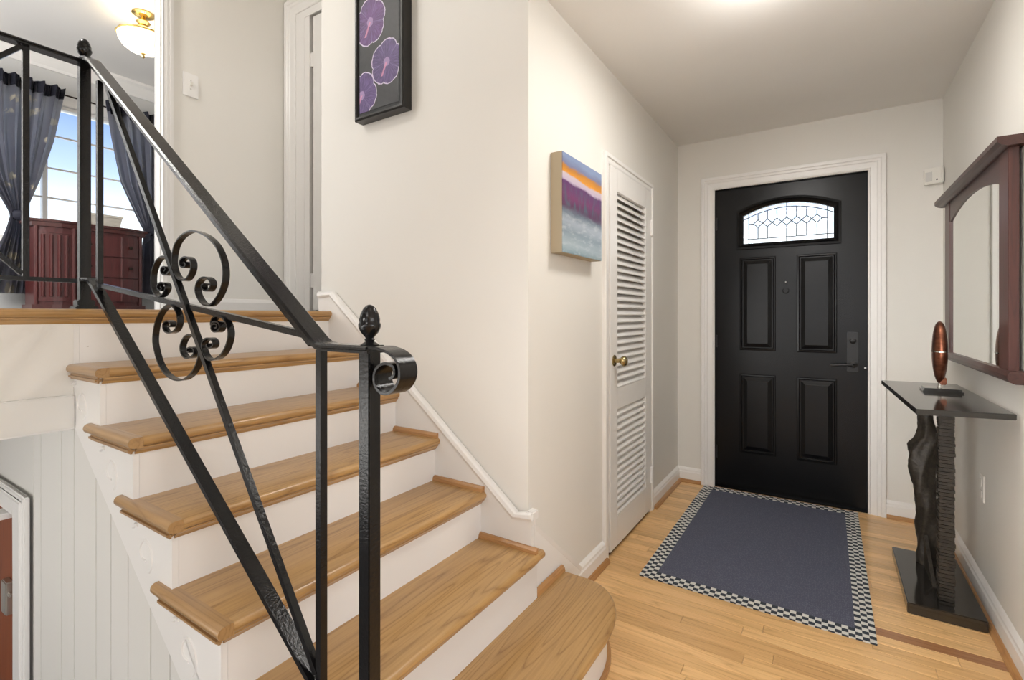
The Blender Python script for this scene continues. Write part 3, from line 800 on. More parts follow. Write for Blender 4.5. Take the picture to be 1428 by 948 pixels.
# jamb, stop and sill
b = B()
bx(b, DX0 - 0.02, DX0 + 0.003, 3.776, 3.90, 0, DZ + 0.02); bx(b, DX1 - 0.003, DX1 + 0.02, 3.776, 3.90, 0, DZ + 0.02); bx(b, DX0, DX1, 3.776, 3.90, DZ - 0.004, DZ + 0.02)
obj('door_jamb', b, M['door_black'], d1)
obj('sill', box(DX0 + 0.003, DX1 - 0.003, 3.770, 3.90, -0.002, 0.010), M['door_black'], d1, bevel=0.003)
hp = obj('handle_plate', box(0.101, 0.160, dy - 0.012, dy, 0.878, 1.132), M['hardware_black'], d1, bevel=0.003)
obj('lever', tube(B(), catmull([(0.133, dy - 0.010, 0.924), (0.131, dy - 0.045, 0.924), (0.118, dy - 0.052, 0.924), (0.06, dy - 0.052, 0.921), (0.012, dy - 0.048, 0.916)], 4), 0.008, 8, 0.006), M['hardware_black'], hp, smooth=True)
obj('thumb_turn', lathe(B(), [(0.019, 0), (0.019, -0.008), (0.010, -0.012), (0.010, -0.022), (0.002, -0.024)], (0.131, dy - 0.012, 1.075), 16, 1), M['hardware_black'], hp, smooth=True)
obj('lever_rose', lathe(B(), [(0.022, 0), (0.022, -0.008), (0.012, -0.012)], (0.133, dy - 0.012, 0.924), 16, 1), M['hardware_black'], hp, smooth=True)
pk = obj('peephole', lathe(B(), [(0.009, 0), (0.009, -0.004), (0.006, -0.006)], (-0.242, dy, 1.463), 16, 1), M['came'], d1)
obj('lens', lathe(B(), [(0.0045, 0), (0.0045, -0.0075), (0.001, -0.0085)], (-0.242, dy, 1.463), 12, 1), M['steel'], pk)
obj('bell_ring', lathe(B(), [(0.020, 0), (0.020, -0.002), (0.016, -0.003)], (-0.242, dy, 1.405), 20, 1), M['door_black'], d1)
for z in (1.90, 1.05, 0.25):
    obj('hinge', box(DX0 + 0.001, DX0 + 0.012, dy - 0.010, dy, z - 0.045, z + 0.045), M['hardware_black'], d1)
obj('strike', lathe(B(), [(0.006, 0), (0.006, -0.003), (0.002, -0.004)], (DX1 - 0.012, dy, 0.905), 10, 1), M['steel'], d1)

# ================================================================ louvered closet door
d2 = thing('door_2', kind='structure', loc=(-0.952, 2.71, 0))
fx0, fx1 = -0.968, -0.936
ly0, ly1 = 2.474, 2.948
Zs = [(0.178, 0.742), (0.852, 1.893)]
for (y0_, y1_) in ((2.374, ly0), (ly1, 3.050)):
    obj('door_stile', box(fx0, fx1, y0_, y1_, 0.022, 2.010), M['white'], d2, bevel=0.0015)
for (z0, z1) in ((0.022, 0.178), (0.742, 0.852), (1.893, 2.010)):
    obj('door_rail', box(fx0, fx1, ly0, ly1, z0, z1), M['white'], d2)
for (z0, z1), cnt in zip(Zs, (15, 27)):
    pitch = (z1 - z0) / cnt
    src = None
    for i in range(cnt):
        zc = z0 + pitch * (i + 0.5)
        if src is None:
            pr = [(fx0 + 0.004, zc + 0.014), (fx0 + 0.004, zc + 0.0185), (fx0 + 0.007, zc + 0.0185), (fx1 - 0.001, zc - 0.0120), (fx1 - 0.001, zc - 0.0180), (fx1 - 0.004, zc - 0.0185)]
            src = obj('slat', prism(B(), pr, 1, ly0 + 0.0005, ly1 - 0.0005), M['white'], d2, loc=(-0.952, 2.71, zc)); z_first = zc
        else:
            c_ = src.copy(); COL.objects.link(c_); c_.location = (src.location[0], src.location[1], src.location[2] + zc - z_first)
kb = obj('knob_rose', lathe(B(), [(0.030, 0), (0.030, 0.003), (0.024, 0.007), (0.012, 0.009), (0.010, 0.030), (0.012, 0.034)], (fx1, 2.428, 1.002), 24, 0), M['brass'], d2, smooth=True)
obj('knob', lathe(B(), [(0.008, 0.030), (0.012, 0.034), (0.021, 0.040), (0.0265, 0.050), (0.0265, 0.056), (0.022, 0.065), (0.012, 0.070), (0.003, 0.071)], (fx1, 2.428, 1.002), 24, 0), M['brass'], kb, smooth=True)
for z in (1.785, 0.235):
    obj('hinge', bx(bx(B(), fx1 - 0.002, fx1 + 0.012, 3.046, 3.060, z - 0.048, z + 0.048), XL + 0.010, XL + 0.023, 3.056, 3.100, z - 0.045, z + 0.045), M['white'], d2, bevel=0.002)

# ================================================================ rug
rug = thing('rug', 'navy woven rug with black and white checkered border before the black door', 'rug', (-0.3, 3.0, 0))
cx = (RX1 - RX0) / 41.0; cy = (RY1 - RY0) / 65.0
i0, i1, j0, j1 = RX0 + 3 * cx, RX1 - 3 * cx, RY0 + 3 * cy, RY1 - 3 * cy
obj('woven_field', box(i0, i1, j0, j1, 0.0005, 0.0065), M['rug_field'], rug)
b = B()
for q in ((RX0, RX1, RY0, j0), (RX0, RX1, j1, RY1), (RX0, i0, j0, j1), (i1, RX1, j0, j1)): bx(b, *q, 0.0005, 0.0075)
obj('checkered_border', b, M['rug_check'], rug)

# ================================================================ iron stair railing
YR = 0.62
def bar(bm, p, q, w=0.014, t=0.014, side=(0, 1, 0)): return sweep(bm, [p, q], w, t, side)
def acorn(bm, c, s=1.0):
    prof = [(0.016, 0), (0.017, 0.003), (0.013, 0.006), (0.0075, 0.009), (0.010, 0.012), (0.0075, 0.015), (0.0095, 0.018), (0.0165, 0.026), (0.0205, 0.036), (0.0205, 0.041), (0.0185, 0.044), (0.0190, 0.050), (0.0165, 0.060), (0.0115, 0.070), (0.006, 0.0755), (0.0015, 0.077)]
    return lathe(bm, [(a * s, d * s) for a, d in prof], c, 20)
sr = thing('stair_railing', 'black wrought iron stair railing with scrolls, crossed bars and an acorn newel on the steps', 'railing', (-0.716, YR, 0.178))
RU, RL = (-2.100, 2.105), (-0.850, 1.176)
HP = [(-0.020, -0.007), (0.020, -0.007), (0.020, -0.002), (0.024, 0.000), (0.024, 0.004), (0.019, 0.0075), (-0.019, 0.0075), (-0.024, 0.004), (-0.024, 0.000), (-0.020, -0.002)]
lamb = [(-0.6854, 1.1807), (-0.6649, 1.1785), (-0.6449, 1.1733), (-0.6282, 1.1632), (-0.6186, 1.1471), (-0.6199, 1.1275), (-0.6337, 1.1098), (-0.652, 1.1013), (-0.6678, 1.104), (-0.6795, 1.1151), (-0.6818, 1.1312), (-0.6751, 1.1447), (-0.6591, 1.1537), (-0.6421, 1.1536), (-0.6323, 1.1483), (-0.6309, 1.1375), (-0.6365, 1.1313), (-0.6435, 1.1288)]
path = [(-2.148, 2.113), (-2.125, 2.113), (-2.108, 2.108), (-2.090, 2.098), (-0.868, 1.188), (-0.850, 1.179), (-0.830, 1.1765), (-0.70, 1.1765)]
hr = obj('handrail', sweep(B(), [(x, YR, z) for x, z in path], 0, 0, (0, 1, 0), HP), M['iron'], sr)
obj('volute', sweep(B(), catmull([(-0.765, YR, 1.1765)] + [(x, YR, z) for x, z in lamb], 5), 0.042, 0.005, (0, 1, 0)), M['iron'], sr, smooth=True)
obj('channel', bar(B(), (RU[0] + 0.03, YR, RU[1] - 0.030), (RL[0] - 0.03, YR, RL[1] + 0.004), 0.026, 0.010), M['iron'], sr)
nw = obj('newel_post', bx(B(), -0.7305, -0.7015, YR - 0.0145, YR + 0.0145, 0.178, 1.176), M['iron'], sr, bevel=0.002)
obj('post_base', bx(B(), -0.752, -0.680, YR - 0.036, YR + 0.036, 0.1785, 0.190), M['iron'], nw, bevel=0.003)
obj('acorn_finial', acorn(B(), (-0.716, YR, 1.182)), M['iron'], nw, smooth=True)
pu = obj('upper_post', box(-2.186, -2.156, YR - 0.015, YR + 0.015, ZU, 2.112), M['iron'], sr, bevel=0.002)
obj('post_base', bx(bx(B(), -2.203, -2.139, YR - 0.032, YR + 0.032, ZU + 0.0005, ZU + 0.010), -2.195, -2.147, YR - 0.024, YR + 0.024, ZU + 0.010, ZU + 0.032), M['iron'], pu, bevel=0.003)
obj('acorn_finial', acorn(B(), (-2.171, YR, 2.118), 1.05), M['iron'], pu, smooth=True)
obj('baluster', box(-2.039, -2.023, YR - 0.008, YR + 0.008, 1.322, 2.015), M['iron'], sr)
obj('baluster', box(-0.867, -0.851, YR - 0.008, YR + 0.008, 0.36, 1.170), M['iron'], sr)
obj('bottom_rail', sweep(B(), [(-2.166, YR, 1.362), (-2.10, YR, 1.360), (-2.056, YR, 1.334), (-0.84, YR, 0.4690)], 0.030, 0.012), M['iron'], sr)
obj('diagonal_bar', bar(B(), (-1.985, YR - 0.002, 2.015), (-0.868, YR - 0.002, 0.515), 0.014, 0.014), M['iron'], sr)
obj('diagonal_bar', bar(B(), (-2.030, YR + 0.004, 1.338), (-0.893, YR + 0.004, 1.196), 0.014, 0.014), M['iron'], sr)
SCR = [
[(-1.4261, 1.3792), (-1.4171, 1.372), (-1.4281, 1.3659), (-1.4454, 1.3697), (-1.4516, 1.3807), (-1.4383, 1.3905), (-1.4141, 1.3918), (-1.3924, 1.381), (-1.3885, 1.3619), (-1.4042, 1.3414), (-1.4302, 1.3315), (-1.465, 1.3392), (-1.4902, 1.3623), (-1.4966, 1.3922), (-1.4828, 1.4256), (-1.4516, 1.4474), (-1.4062, 1.4577), (-1.3672, 1.455), (-1.3112, 1.4375), (-1.2665, 1.4113), (-1.238, 1.3783), (-1.2269, 1.3447), (-1.2337, 1.3121), (-1.2578, 1.284), (-1.2931, 1.2644), (-1.3249, 1.2661), (-1.353, 1.2836), (-1.3653, 1.3025), (-1.3577, 1.3222), (-1.3342, 1.3338), (-1.3066, 1.3327), (-1.2877, 1.3197), (-1.2931, 1.3064), (-1.3112, 1.3005), (-1.3296, 1.3065), (-1.3333, 1.3149), (-1.3222, 1.3182)],
[(-1.5423, 1.3609), (-1.5335, 1.3655), (-1.5401, 1.3728), (-1.5557, 1.3717), (-1.5624, 1.3639), (-1.5534, 1.3544), (-1.5313, 1.3504), (-1.5117, 1.3584), (-1.5095, 1.3732), (-1.5258, 1.393), (-1.5512, 1.4026), (-1.5874, 1.3953), (-1.6153, 1.3712), (-1.6247, 1.3432), (-1.6176, 1.3144), (-1.5966, 1.2959), (-1.576, 1.2914), (-1.549, 1.2999), (-1.5335, 1.3145), (-1.5423, 1.3268), (-1.5669, 1.3297), (-1.5851, 1.3222), (-1.5805, 1.3118), (-1.5646, 1.3084), (-1.5557, 1.3142), (-1.5646, 1.3185)],
[(-1.5203, 1.2087), (-1.5073, 1.2089), (-1.503, 1.2158), (-1.5203, 1.2236), (-1.5423, 1.2195), (-1.5501, 1.2083), (-1.5401, 1.1954), (-1.5117, 1.191), (-1.4797, 1.1994), (-1.4629, 1.2201), (-1.4692, 1.2444), (-1.4934, 1.2631), (-1.5225, 1.2674), (-1.5646, 1.2496), (-1.5966, 1.219), (-1.6129, 1.1724), (-1.6013, 1.1368), (-1.576, 1.1022), (-1.5368, 1.0769), (-1.4881, 1.0653), (-1.4413, 1.0672), (-1.4012, 1.081), (-1.3691, 1.1042), (-1.3482, 1.1378), (-1.352, 1.1631), (-1.372, 1.1811), (-1.3963, 1.189), (-1.4261, 1.1812), (-1.4464, 1.16), (-1.4444, 1.1408), (-1.4261, 1.1286), (-1.4012, 1.1279), (-1.3768, 1.1375), (-1.374, 1.1498), (-1.3885, 1.1558), (-1.4081, 1.1517), (-1.4101, 1.1445), (-1.3983, 1.1431)],
[(-1.2665, 1.2075), (-1.2578, 1.2094), (-1.2578, 1.2156), (-1.27, 1.2181), (-1.2824, 1.2135), (-1.2842, 1.2054), (-1.2718, 1.1989), (-1.2543, 1.2005), (-1.244, 1.2087), (-1.2474, 1.2192), (-1.263, 1.2235), (-1.2788, 1.2216), (-1.2868, 1.2153), (-1.2842, 1.2261), (-1.2709, 1.2351), (-1.2491, 1.2374), (-1.2278, 1.2308), (-1.211, 1.2157), (-1.2035, 1.1941), (-1.2135, 1.1678), (-1.2363, 1.145), (-1.2665, 1.1316), (-1.2976, 1.1278), (-1.3203, 1.1381), (-1.3323, 1.1546), (-1.3296, 1.1707), (-1.313, 1.1804), (-1.2913, 1.1809), (-1.2771, 1.1732), (-1.2788, 1.1624), (-1.2949, 1.1573), (-1.3075, 1.1614), (-1.3057, 1.1678)]]
for q in SCR:
    obj('scroll', sweep(B(), catmull([(x, YR, z) for x, z in q], 4), 0.016, 0.004), M['iron'], sr, smooth=True)

# railing along the landing edge
lr = thing('landing_railing', 'black iron railing running left along the upper landing edge', 'railing', (-2.171, 0.3, ZU))
obj('handrail', sweep(B(), [(-2.171, YR + 0.014, 2.112), (-2.171, -0.8, 2.112)], 0, 0, (1, 0, 0), HP), M['iron'], lr)
obj('bottom_rail', box(-2.178, -2.164, -0.8, YR - 0.020, 1.350, 1.364), M['iron'], lr)
for yb in (0.472, -0.21):
    obj('baluster', box(-2.179, -2.163, yb - 0.008, yb + 0.008, 1.364, 2.106), M['iron'], lr)
obj('diagonal_bar', bar(B(), (-2.171, 0.462, 2.100), (-2.171, -0.20, 1.372), 0.014, 0.014, (1, 0, 0)), M['iron'], lr)
obj('diagonal_bar', bar(B(), (-2.166, 0.462, 1.372), (-2.166, -0.20, 2.100), 0.014, 0.014, (1, 0, 0)), M['iron'], lr)
obj('end_post', box(-2.186, -2.156, -0.83, -0.80, ZU, 2.112), M['iron'], lr)

# ================================================================ framed flower picture on the stair wall
fp = thing('framed_picture', 'tall black framed print of purple flowers on the stair wall', 'picture', (-1.72, YS, 2.5))
px0, px1, pz0, pz1, py = -1.882, -1.560, 2.152, 2.920, 1.5355
bm = B(); rows = []
def rc_(i, yv): return [bm.verts.new(p) for p in ((px0 + i, yv, pz0 + i), (px1 - i, yv, pz0 + i), (px1 - i, yv, pz1 - i), (px0 + i, yv, pz1 - i))]
for i, yv in ((0, YS - 0.001), (0, py + 0.006), (0.006, py), (0.016, py + 0.001), (0.020, py + 0.012)): rows.append(rc_(i, yv))
for a_, c_ in zip(rows, rows[1:]): loop_strip(bm, a_, c_)
bm.faces.new(rows[0])
obj('frame', bm, M['frame_black'], fp)
obj('mount', box(px0 + 0.018, px1 - 0.018, py + 0.010, py + 0.020, pz0 + 0.018, pz1 - 0.018), M['mat_black'], fp)
fm = flower_mat([(-1.781, 2.595, 0.106, 0.115, 0.4, (0.17, 0.03, 0.22)), (-1.672, 2.382, 0.104, 0.108, 1.3, (0.10, 0.05, 0.21)),
                 (-1.838, 2.268, 0.106, 0.112, 2.1, (0.11, 0.05, 0.22)), (-1.64, 2.80, 0.11, 0.115, 0.9, (0.14, 0.05, 0.22))])
obj('flower_print', box(px0 + 0.030, px1 - 0.034, py + 0.0085, py + 0.012, pz0 + 0.034, pz1 - 0.034), fm, fp)

# ================================================================ canvas painting on the closet wall
ap = thing('canvas_painting', 'small square abstract landscape canvas on a deep pale box beside the closet door', 'painting', (XL, 1.96, 1.7))
ay0, ay1, az0, az1 = 1.762, 2.166, 1.493, 1.902
obj('box_frame', box(XL + 0.001, -0.9005, ay0, ay1, az0, az1), flat('pale_canvas_side', (0.44, 0.37, 0.26), 0.7), ap, bevel=0.0015)
obj('painted_face', box(-0.9005, -0.8975, ay0 + 0.0015, ay1 - 0.0015, az0 + 0.0015, az1 - 0.0015), painting_mat(ay0, ay1, az0, az1), ap)

# ================================================================ mirror
mi = thing('wall_mirror', 'dark mahogany framed wall mirror with arched top rail and overhanging cap above the console', 'mirror', (XR, 2.97, 1.4))
mf, my0, my1, mw = 0.525, 2.362, 3.460, 0.112                      # face plane, ends
for (a_, c_) in ((my0, my0 + mw), (my1 - mw, my1)):
    obj('post', box(mf, XR - 0.012, a_, c_, 1.045, 1.828), M['mahog_z'], mi, bevel=0.002)
capp = [(XR - 0.001, 1.822), (0.518, 1.822), (0.502, 1.827), (0.494, 1.834), (0.490, 1.838), (0.490, 1.856), (XR - 0.001, 1.856)]
obj('top_cap', prism(B(), capp, 1, my0 - 0.032, my1 + 0.055), M['mahog_y'], mi)
bot = [(XR - 0.001, 1.002), (0.535, 1.002), (0.522, 1.008), (0.515, 1.018), (0.514, 1.030), (0.522, 1.046), (XR - 0.001, 1.048)]
obj('bottom_rail', prism(B(), bot, 1, my0 - 0.035, my1 + 0.014), M['mahog_y'], mi)
ya, yb = my0 + mw, my1 - mw
pts = [(ya, 1.828), (ya, 1.718)]
for i in range(1, 16):
    t_ = i / 16; pts.append((ya + (yb - ya) * t_, 1.718 + 0.055 * (1 - (2 * t_ - 1) ** 2)))
pts += [(yb, 1.718), (yb, 1.828)]
obj('arched_rail', prism(B(), pts, 0, mf + 0.003, XR - 0.012), M['mahog_y'], mi)
obj('mirror_glass', box(mf + 0.008, mf + 0.014, ya - 0.002, yb + 0.002, 1.046, 1.80), M['mirror'], mi)

# ================================================================ console table
ct = thing('console_table', 'narrow dark console table with polished stone slab top and rough cast bronze legs', 'table', (0.40, 2.9, 0))
q = [(0.272, 2.325), (0.552, 2.385), (0.541, 3.270), (0.237, 3.250)]
obj('table_top', prism(B(), q, 2, 0.872, 0.893), M['stone'], ct, bevel=0.002)
obj('base_slab', box(0.276, 0.524, 2.600, 3.185, 0.0005, 0.046), M['stone'], ct, bevel=0.003)
# stacked-plate leg
rg = random.Random(3); bm = B(); z = 0.048; cxl, cyl = 0.414, 2.715
while z < 0.835:
    h = rg.uniform(0.009, 0.015); w = 0.0255 + rg.uniform(-0.002, 0.002); w2 = 0.0255 + rg.uniform(-0.002, 0.002)
    ox, oy = rg.uniform(-0.001, 0.001), rg.uniform(-0.001, 0.001)
    bx(bm, cxl - w + ox, cxl + w + ox, cyl - w2 + oy, cyl + w2 + oy, z, z + h); z += h
    bx(bm, cxl - 0.021, cxl + 0.021, cyl - 0.021, cyl + 0.021, z, z + 0.0025); z += 0.0025
obj('stacked_leg', bm, M['bronze'], ct)
obj('leg_cap', prism(B(), [(cyl - 0.027, z - 0.002), (cyl + 0.027, z - 0.002), (cyl + 0.16, 0.8715), (cyl - 0.018, 0.8715)], 0, cxl - 0.026, cxl + 0.026), M['bronze'], ct, bevel=0.003)
# rough trunk-like leg that bulges at the knee
bm = B(); rows = []; seg = 28; nz_ = 56; rg = random.Random(9)
key = [(0.046, 0.045, 0.0, 0.0), (0.12, 0.046, 0.004, 0.002), (0.25, 0.052, -0.002, 0.0), (0.40, 0.058, -0.010, 0.0), (0.52, 0.060, -0.018, 0.004), (0.60, 0.060, -0.016, 0.012), (0.66, 0.048, 0.0, 0.006), (0.74, 0.038, -0.008, 0.0), (0.83, 0.036, -0.012, 0.0), (0.8715, 0.044, -0.006, -0.01)]
def kv(z, j):
    for a_, c_ in zip(key, key[1:]):
        if z <= c_[0]:
            t_ = (z - a_[0]) / (c_[0] - a_[0]); t_ = t_ * t_ * (3 - 2 * t_); return a_[j] + (c_[j] - a_[j]) * t_
    return key[-1][j]
for i in range(nz_ + 1):
    z = 0.046 + (0.8715 - 0.046) * i / nz_; ring = []
    rib = 1 + 0.035 * (rg.random() - 0.5) * 2
    for k in range(seg):
        a = 2 * PI * k / seg
        rr = 0.80 * kv(z, 1) * rib * (1 + 0.15 * math.sin(2 * a + z * 14) + 0.09 * math.sin(5 * a - z * 31) + rg.uniform(-0.03, 0.03))
        ring.append(bm.verts.new((0.400 + kv(z, 2) + rr * math.cos(a), 3.060 + kv(z, 3) + rr * 0.9 * math.sin(a), z)))
    rows.append(ring)
for a_, c_ in zip(rows, rows[1:]):
    for i in range(seg): bm.faces.new((a_[i], a_[(i + 1) % seg], c_[(i + 1) % seg], c_[i]))
bm.faces.new(rows[0][::-1]); bm.faces.new(rows[-1])
obj('trunk_leg', bm, M['bronze'], ct, smooth=True)
obj('foot_block', prism(B(), [(2.80, 0.0465), (3.03, 0.0465), (3.03, 0.19), (2.99, 0.16)], 0, 0.384, 0.398), M['bronze'], ct)

# ================================================================ sculpture
sc = thing('sculpture', 'copper lens shaped sculpture with silver seam on a small black base on the console table', 'sculpture', (0.425, 2.92, 0.893))
obj('base', bx(bx(B(), 0.360, 0.500, 2.868, 2.972, 0.8935, 0.9005), 0.366, 0.494, 2.874, 2.966, 0.9005, 0.910), M['black_glass'], sc, bevel=0.001)
obj('stem', lathe(B(), [(0.008, 0), (0.006, 0.010), (0.006, 0.024)], (0.425, 2.92, 0.910), 10), M['copper_silver'], sc)
def lens(z0, z1, zc, hh, wy, wx, tilt):
    """slice of a lens-shaped body between z0 and z1"""
    bm = B(); rows = []; n_ = 14; seg = 28
    for i in range(n_ + 1):
        z = z0 + (z1 - z0) * i / n_
        t_ = max(-0.999, min(0.999, (z - zc) / hh)); k = math.sqrt(1 - t_ * t_)
        if t_ < 0: k = k ** 1.25
        ring = []
        for j in range(seg):
            a = 2 * PI * j / seg
            u, v = wy * k * math.cos(a), wx * k ** 0.8 * math.sin(a)
            c_, s_ = math.cos(tilt), math.sin(tilt)
            ring.append(bm.verts.new((0.425 + u * s_ + v * c_, 2.92 + u * c_ - v * s_, z)))
        rows.append(ring)
    for a_, c_ in zip(rows, rows[1:]):
        for i in range(seg): bm.faces.new((a_[i], a_[(i + 1) % seg], c_[(i + 1) % seg], c_[i]))
    bm.faces.new(rows[0][::-1]); bm.faces.new(rows[-1])
    return bm
zc_, hh_ = 1.070, 0.142
TL_ = 0.05
obj('lower_half', lens(0.930, 1.073, zc_, hh_, 0.072, 0.028, TL_), M['copper'], sc, smooth=True)
obj('silver_band', lens(1.073, 1.078, zc_, hh_, 0.074, 0.031, TL_), M['copper_silver'], sc, label='silver band round the middle')
obj('upper_half', lens(1.078, 1.2115, zc_, hh_, 0.072, 0.028, TL_), M['copper'], sc, smooth=True)
obj('tab', box(0.424, 0.446, 2.895, 2.925, 0.925, 0.958), M['copper'], sc, bevel=0.003)

# ================================================================ small wall fittings
ms = thing('motion_sensor', 'small white corner motion sensor high beside the black front door', 'sensor', (0.52, YD, 2.05))
q = [(0.476, YD - 0.001), (0.560, YD - 0.001), (0.560, YD - 0.062), (0.548, YD - 0.066), (0.476, YD - 0.030)]
obj('housing', prism(B(), q, 2, 2.005, 2.098), M['plate'], ms, bevel=0.004)
def onface(t_): return (0.476 + (0.548 - 0.476) * t_, YD - 0.030 - 0.036 * t_)
a_, c_ = onface(0.08), onface(0.46)
obj('lens_window', prism(B(), [a_, c_, (c_[0] - 0.0014, c_[1] - 0.003), (a_[0] - 0.0014, a_[1] - 0.003)], 2, 2.020, 2.075), flat('sensor_lens', (0.62, 0.61, 0.58), 0.5), ms)
a_, c_ = onface(0.70), onface(0.78)
obj('indicator', prism(B(), [a_, c_, (c_[0] - 0.001, c_[1] - 0.002), (a_[0] - 0.001, a_[1] - 0.002)], 2, 2.022, 2.030), M['dark'], ms)
ol = thing('wall_outlet', 'white electrical outlet plate low on the right wall behind the console', 'outlet', (XR, 2.86, 0.47))
obj('plate', box(XR - 0.006, XR - 0.0005, 2.860, 2.932, 0.432, 0.547), M['plate'], ol, bevel=0.002)
for z in (0.465, 0.512): obj('socket', box(XR - 0.0085, XR - 0.006, 2.880, 2.912, z - 0.016, z + 0.016), M['plate'], ol, bevel=0.001)
sw = thing('light_switch', 'white toggle light switch plate on the upper hall wall', 'switch', (XH, 1.28, 2.5))
sy, sz = 1.343, 2.545
obj('plate', box(XH + 0.0005, XH + 0.008, sy - 0.040, sy + 0.040, sz - 0.066, sz + 0.066), M['white'], sw, bevel=0.002)
obj('toggle', box(XH + 0.008, XH + 0.022, sy - 0.006, sy + 0.006, sz - 0.004, sz + 0.016), M['plate'], sw)
for z in (sz - 0.022, sz + 0.026): obj('screw', lathe(B(), [(0.004, 0.0), (0.004, 0.0015)], (XH + 0.0078, sy, z), 8, 0), M['steel'], sw)

# ================================================================ upper hall: opening trim, baseboard, hall door
b = B()
bx(b, XH - 0.001, XH + 0.022, HJ, HJ + 0.052, ZU, 3.42); bx(b, XH - 0.001, XH + 0.022, -0.83, HJ, 3.34, 3.42); bx(b, XH - 0.001, XH + 0.022, -0.83, -0.75, ZU, 3.34)
bx(b, XH - 0.062, XH - 0.001, HJ - 0.006, HJ, ZU, 3.34)
tr5 = struct('trim_5', b, M['white'], bevel=0.004)
for a_ in (HJ + 0.014, HJ + 0.030):
    obj('reed', box(XH + 0.022, XH + 0.026, a_, a_ + 0.008, ZU + 0.002, 3.40), M['white'], tr5, bevel=0.001)
bh = struct('baseboard_hall', prism(B(), [(XH, ZU), (XH + 0.016, ZU), (XH + 0.016, ZU + 0.055), (XH + 0.008, ZU + 0.075), (XH, ZU + 0.078)], 1, HJ + 0.052, YH - 0.001), M['white'])
def shift_z(bm, dz):
    for v in bm.verts: v.co.z += dz if v.co.z < 0.001 else 0
    return bm
tr6 = struct('trim_6', shift_z(casing_bm((-2.935, -2.05, 3.21), (-3.045, -1.94, 3.315), YH, 1, -1, STEPS), ZU), M['white'])
b = B()
bx(b, -2.935, -2.845, YH - 0.008, YH + 0.0, ZU, 3.21); bx(b, -2.845, -2.06, YH - 0.008, YH + 0.0, HDZ - 0.01, 3.21); bx(b, HD0 - 0.001, HD0 + 0.010, YH, YH + 0.1, ZU, HDZ)
bx(b, -2.845, HD0 + 0.020, YH - 0.006, YH + 0.02, ZU, HDZ)
struct('trim_7', b, M['white'])
d4 = thing('door_4', kind='structure', loc=(-2.5, YH + 0.05, ZU))
obj('door_leaf', box(-2.772, HD1 - 0.005, YH + 0.004, YH + 0.040, ZU + 0.01, HDZ - 0.02), M['white'], d4, bevel=0.002)
obj('gap_shade_sheet', box(HD0 + 0.010, -2.70, YH + 0.045, YH + 0.055, ZU, HDZ), M['dark'], d4)  # near-black sheet behind the hinge slit, stands in for its shade
for z in (2.88, 1.46):
    obj('hinge', box(HD0 + 0.010, -2.766, YH + 0.004, YH + 0.016, z - 0.045, z + 0.045), M['white'], d4, bevel=0.002)

# ================================================================ bedroom seen through the opening
w1 = thing('window_1', kind='structure', loc=(XW, 1.71, 2.6))
b = B(); fy = XW - 0.10
bx(b, fy, XW + 0.0, WY0, WY0 + 0.035, WZ0, WZ1); bx(b, fy, XW + 0.0, WY1 - 0.035, WY1, WZ0, WZ1); bx(b, fy, XW, WY0, WY1, WZ1 - 0.03, WZ1); bx(b, fy, XW, WY0, WY1, WZ0, WZ0 + 0.04)
obj('window_frame', b, M['white'], w1)
b = B()
bx(b, XW + 0.0005, XW + 0.022, WY0 - 0.09, WY0, WZ0 - 0.02, WZ1 + 0.10); bx(b, XW + 0.0005, XW + 0.022, WY1, WY1 + 0.09, WZ0 - 0.02, WZ1 + 0.10); bx(b, XW + 0.0005, XW + 0.024, WY0, WY1, WZ1, WZ1 + 0.10)
obj('window_casing', b, M['white'], w1, bevel=0.005)
obj('window_sill', box(XW, XW + 0.06, WY0 - 0.1, WY1 + 0.1, WZ0 - 0.025, WZ0), M['white'], w1, bevel=0.004)
obj('mullion', box(fy, XW - 0.02, 1.470, 1.505, WZ0 + 0.04, WZ1 - 0.03), M['white'], w1)
for z in (2.36, 2.645, 2.96):
    obj('muntin', box(fy + 0.03, fy + 0.05, WY0 + 0.035, WY1 - 0.035, z - 0.008, z + 0.008), M['white'], w1)
for yv in (1.90,):
    obj('muntin', box(fy + 0.03, fy + 0.05, yv - 0.008, yv + 0.008, WZ0 + 0.04, WZ1 - 0.03), M['white'], w1)
zs_ = [WZ0 + 0.04, 2.36, 2.645, 2.96, WZ1 - 0.03]; ys_ = [WY0 + 0.035, 1.4875, 1.90, WY1 - 0.035]
for za, zb in zip(zs_, zs_[1:]):
    for ya_, yb_ in zip(ys_, ys_[1:]):
        obj('pane', box(fy + 0.038, fy + 0.042, ya_ + 0.002, yb_ - 0.002, za + 0.002, zb - 0.002), M['glass'], w1)
cr = [(XW, 3.56), (XW + 0.012, 3.56), (XW + 0.020, 3.585), (XW + 0.060, 3.655), (XW + 0.085, 3.675), (XW + 0.09, 3.70), (XW, 3.70)]
struct('trim_8', prism(B(), cr, 1, -1.6, 3.1), M['ceil_up'])
struct('baseboard_bedroom', box(XW, XW + 0.016, -1.6, 3.1, ZU, ZU + 0.10), M['upwall'])
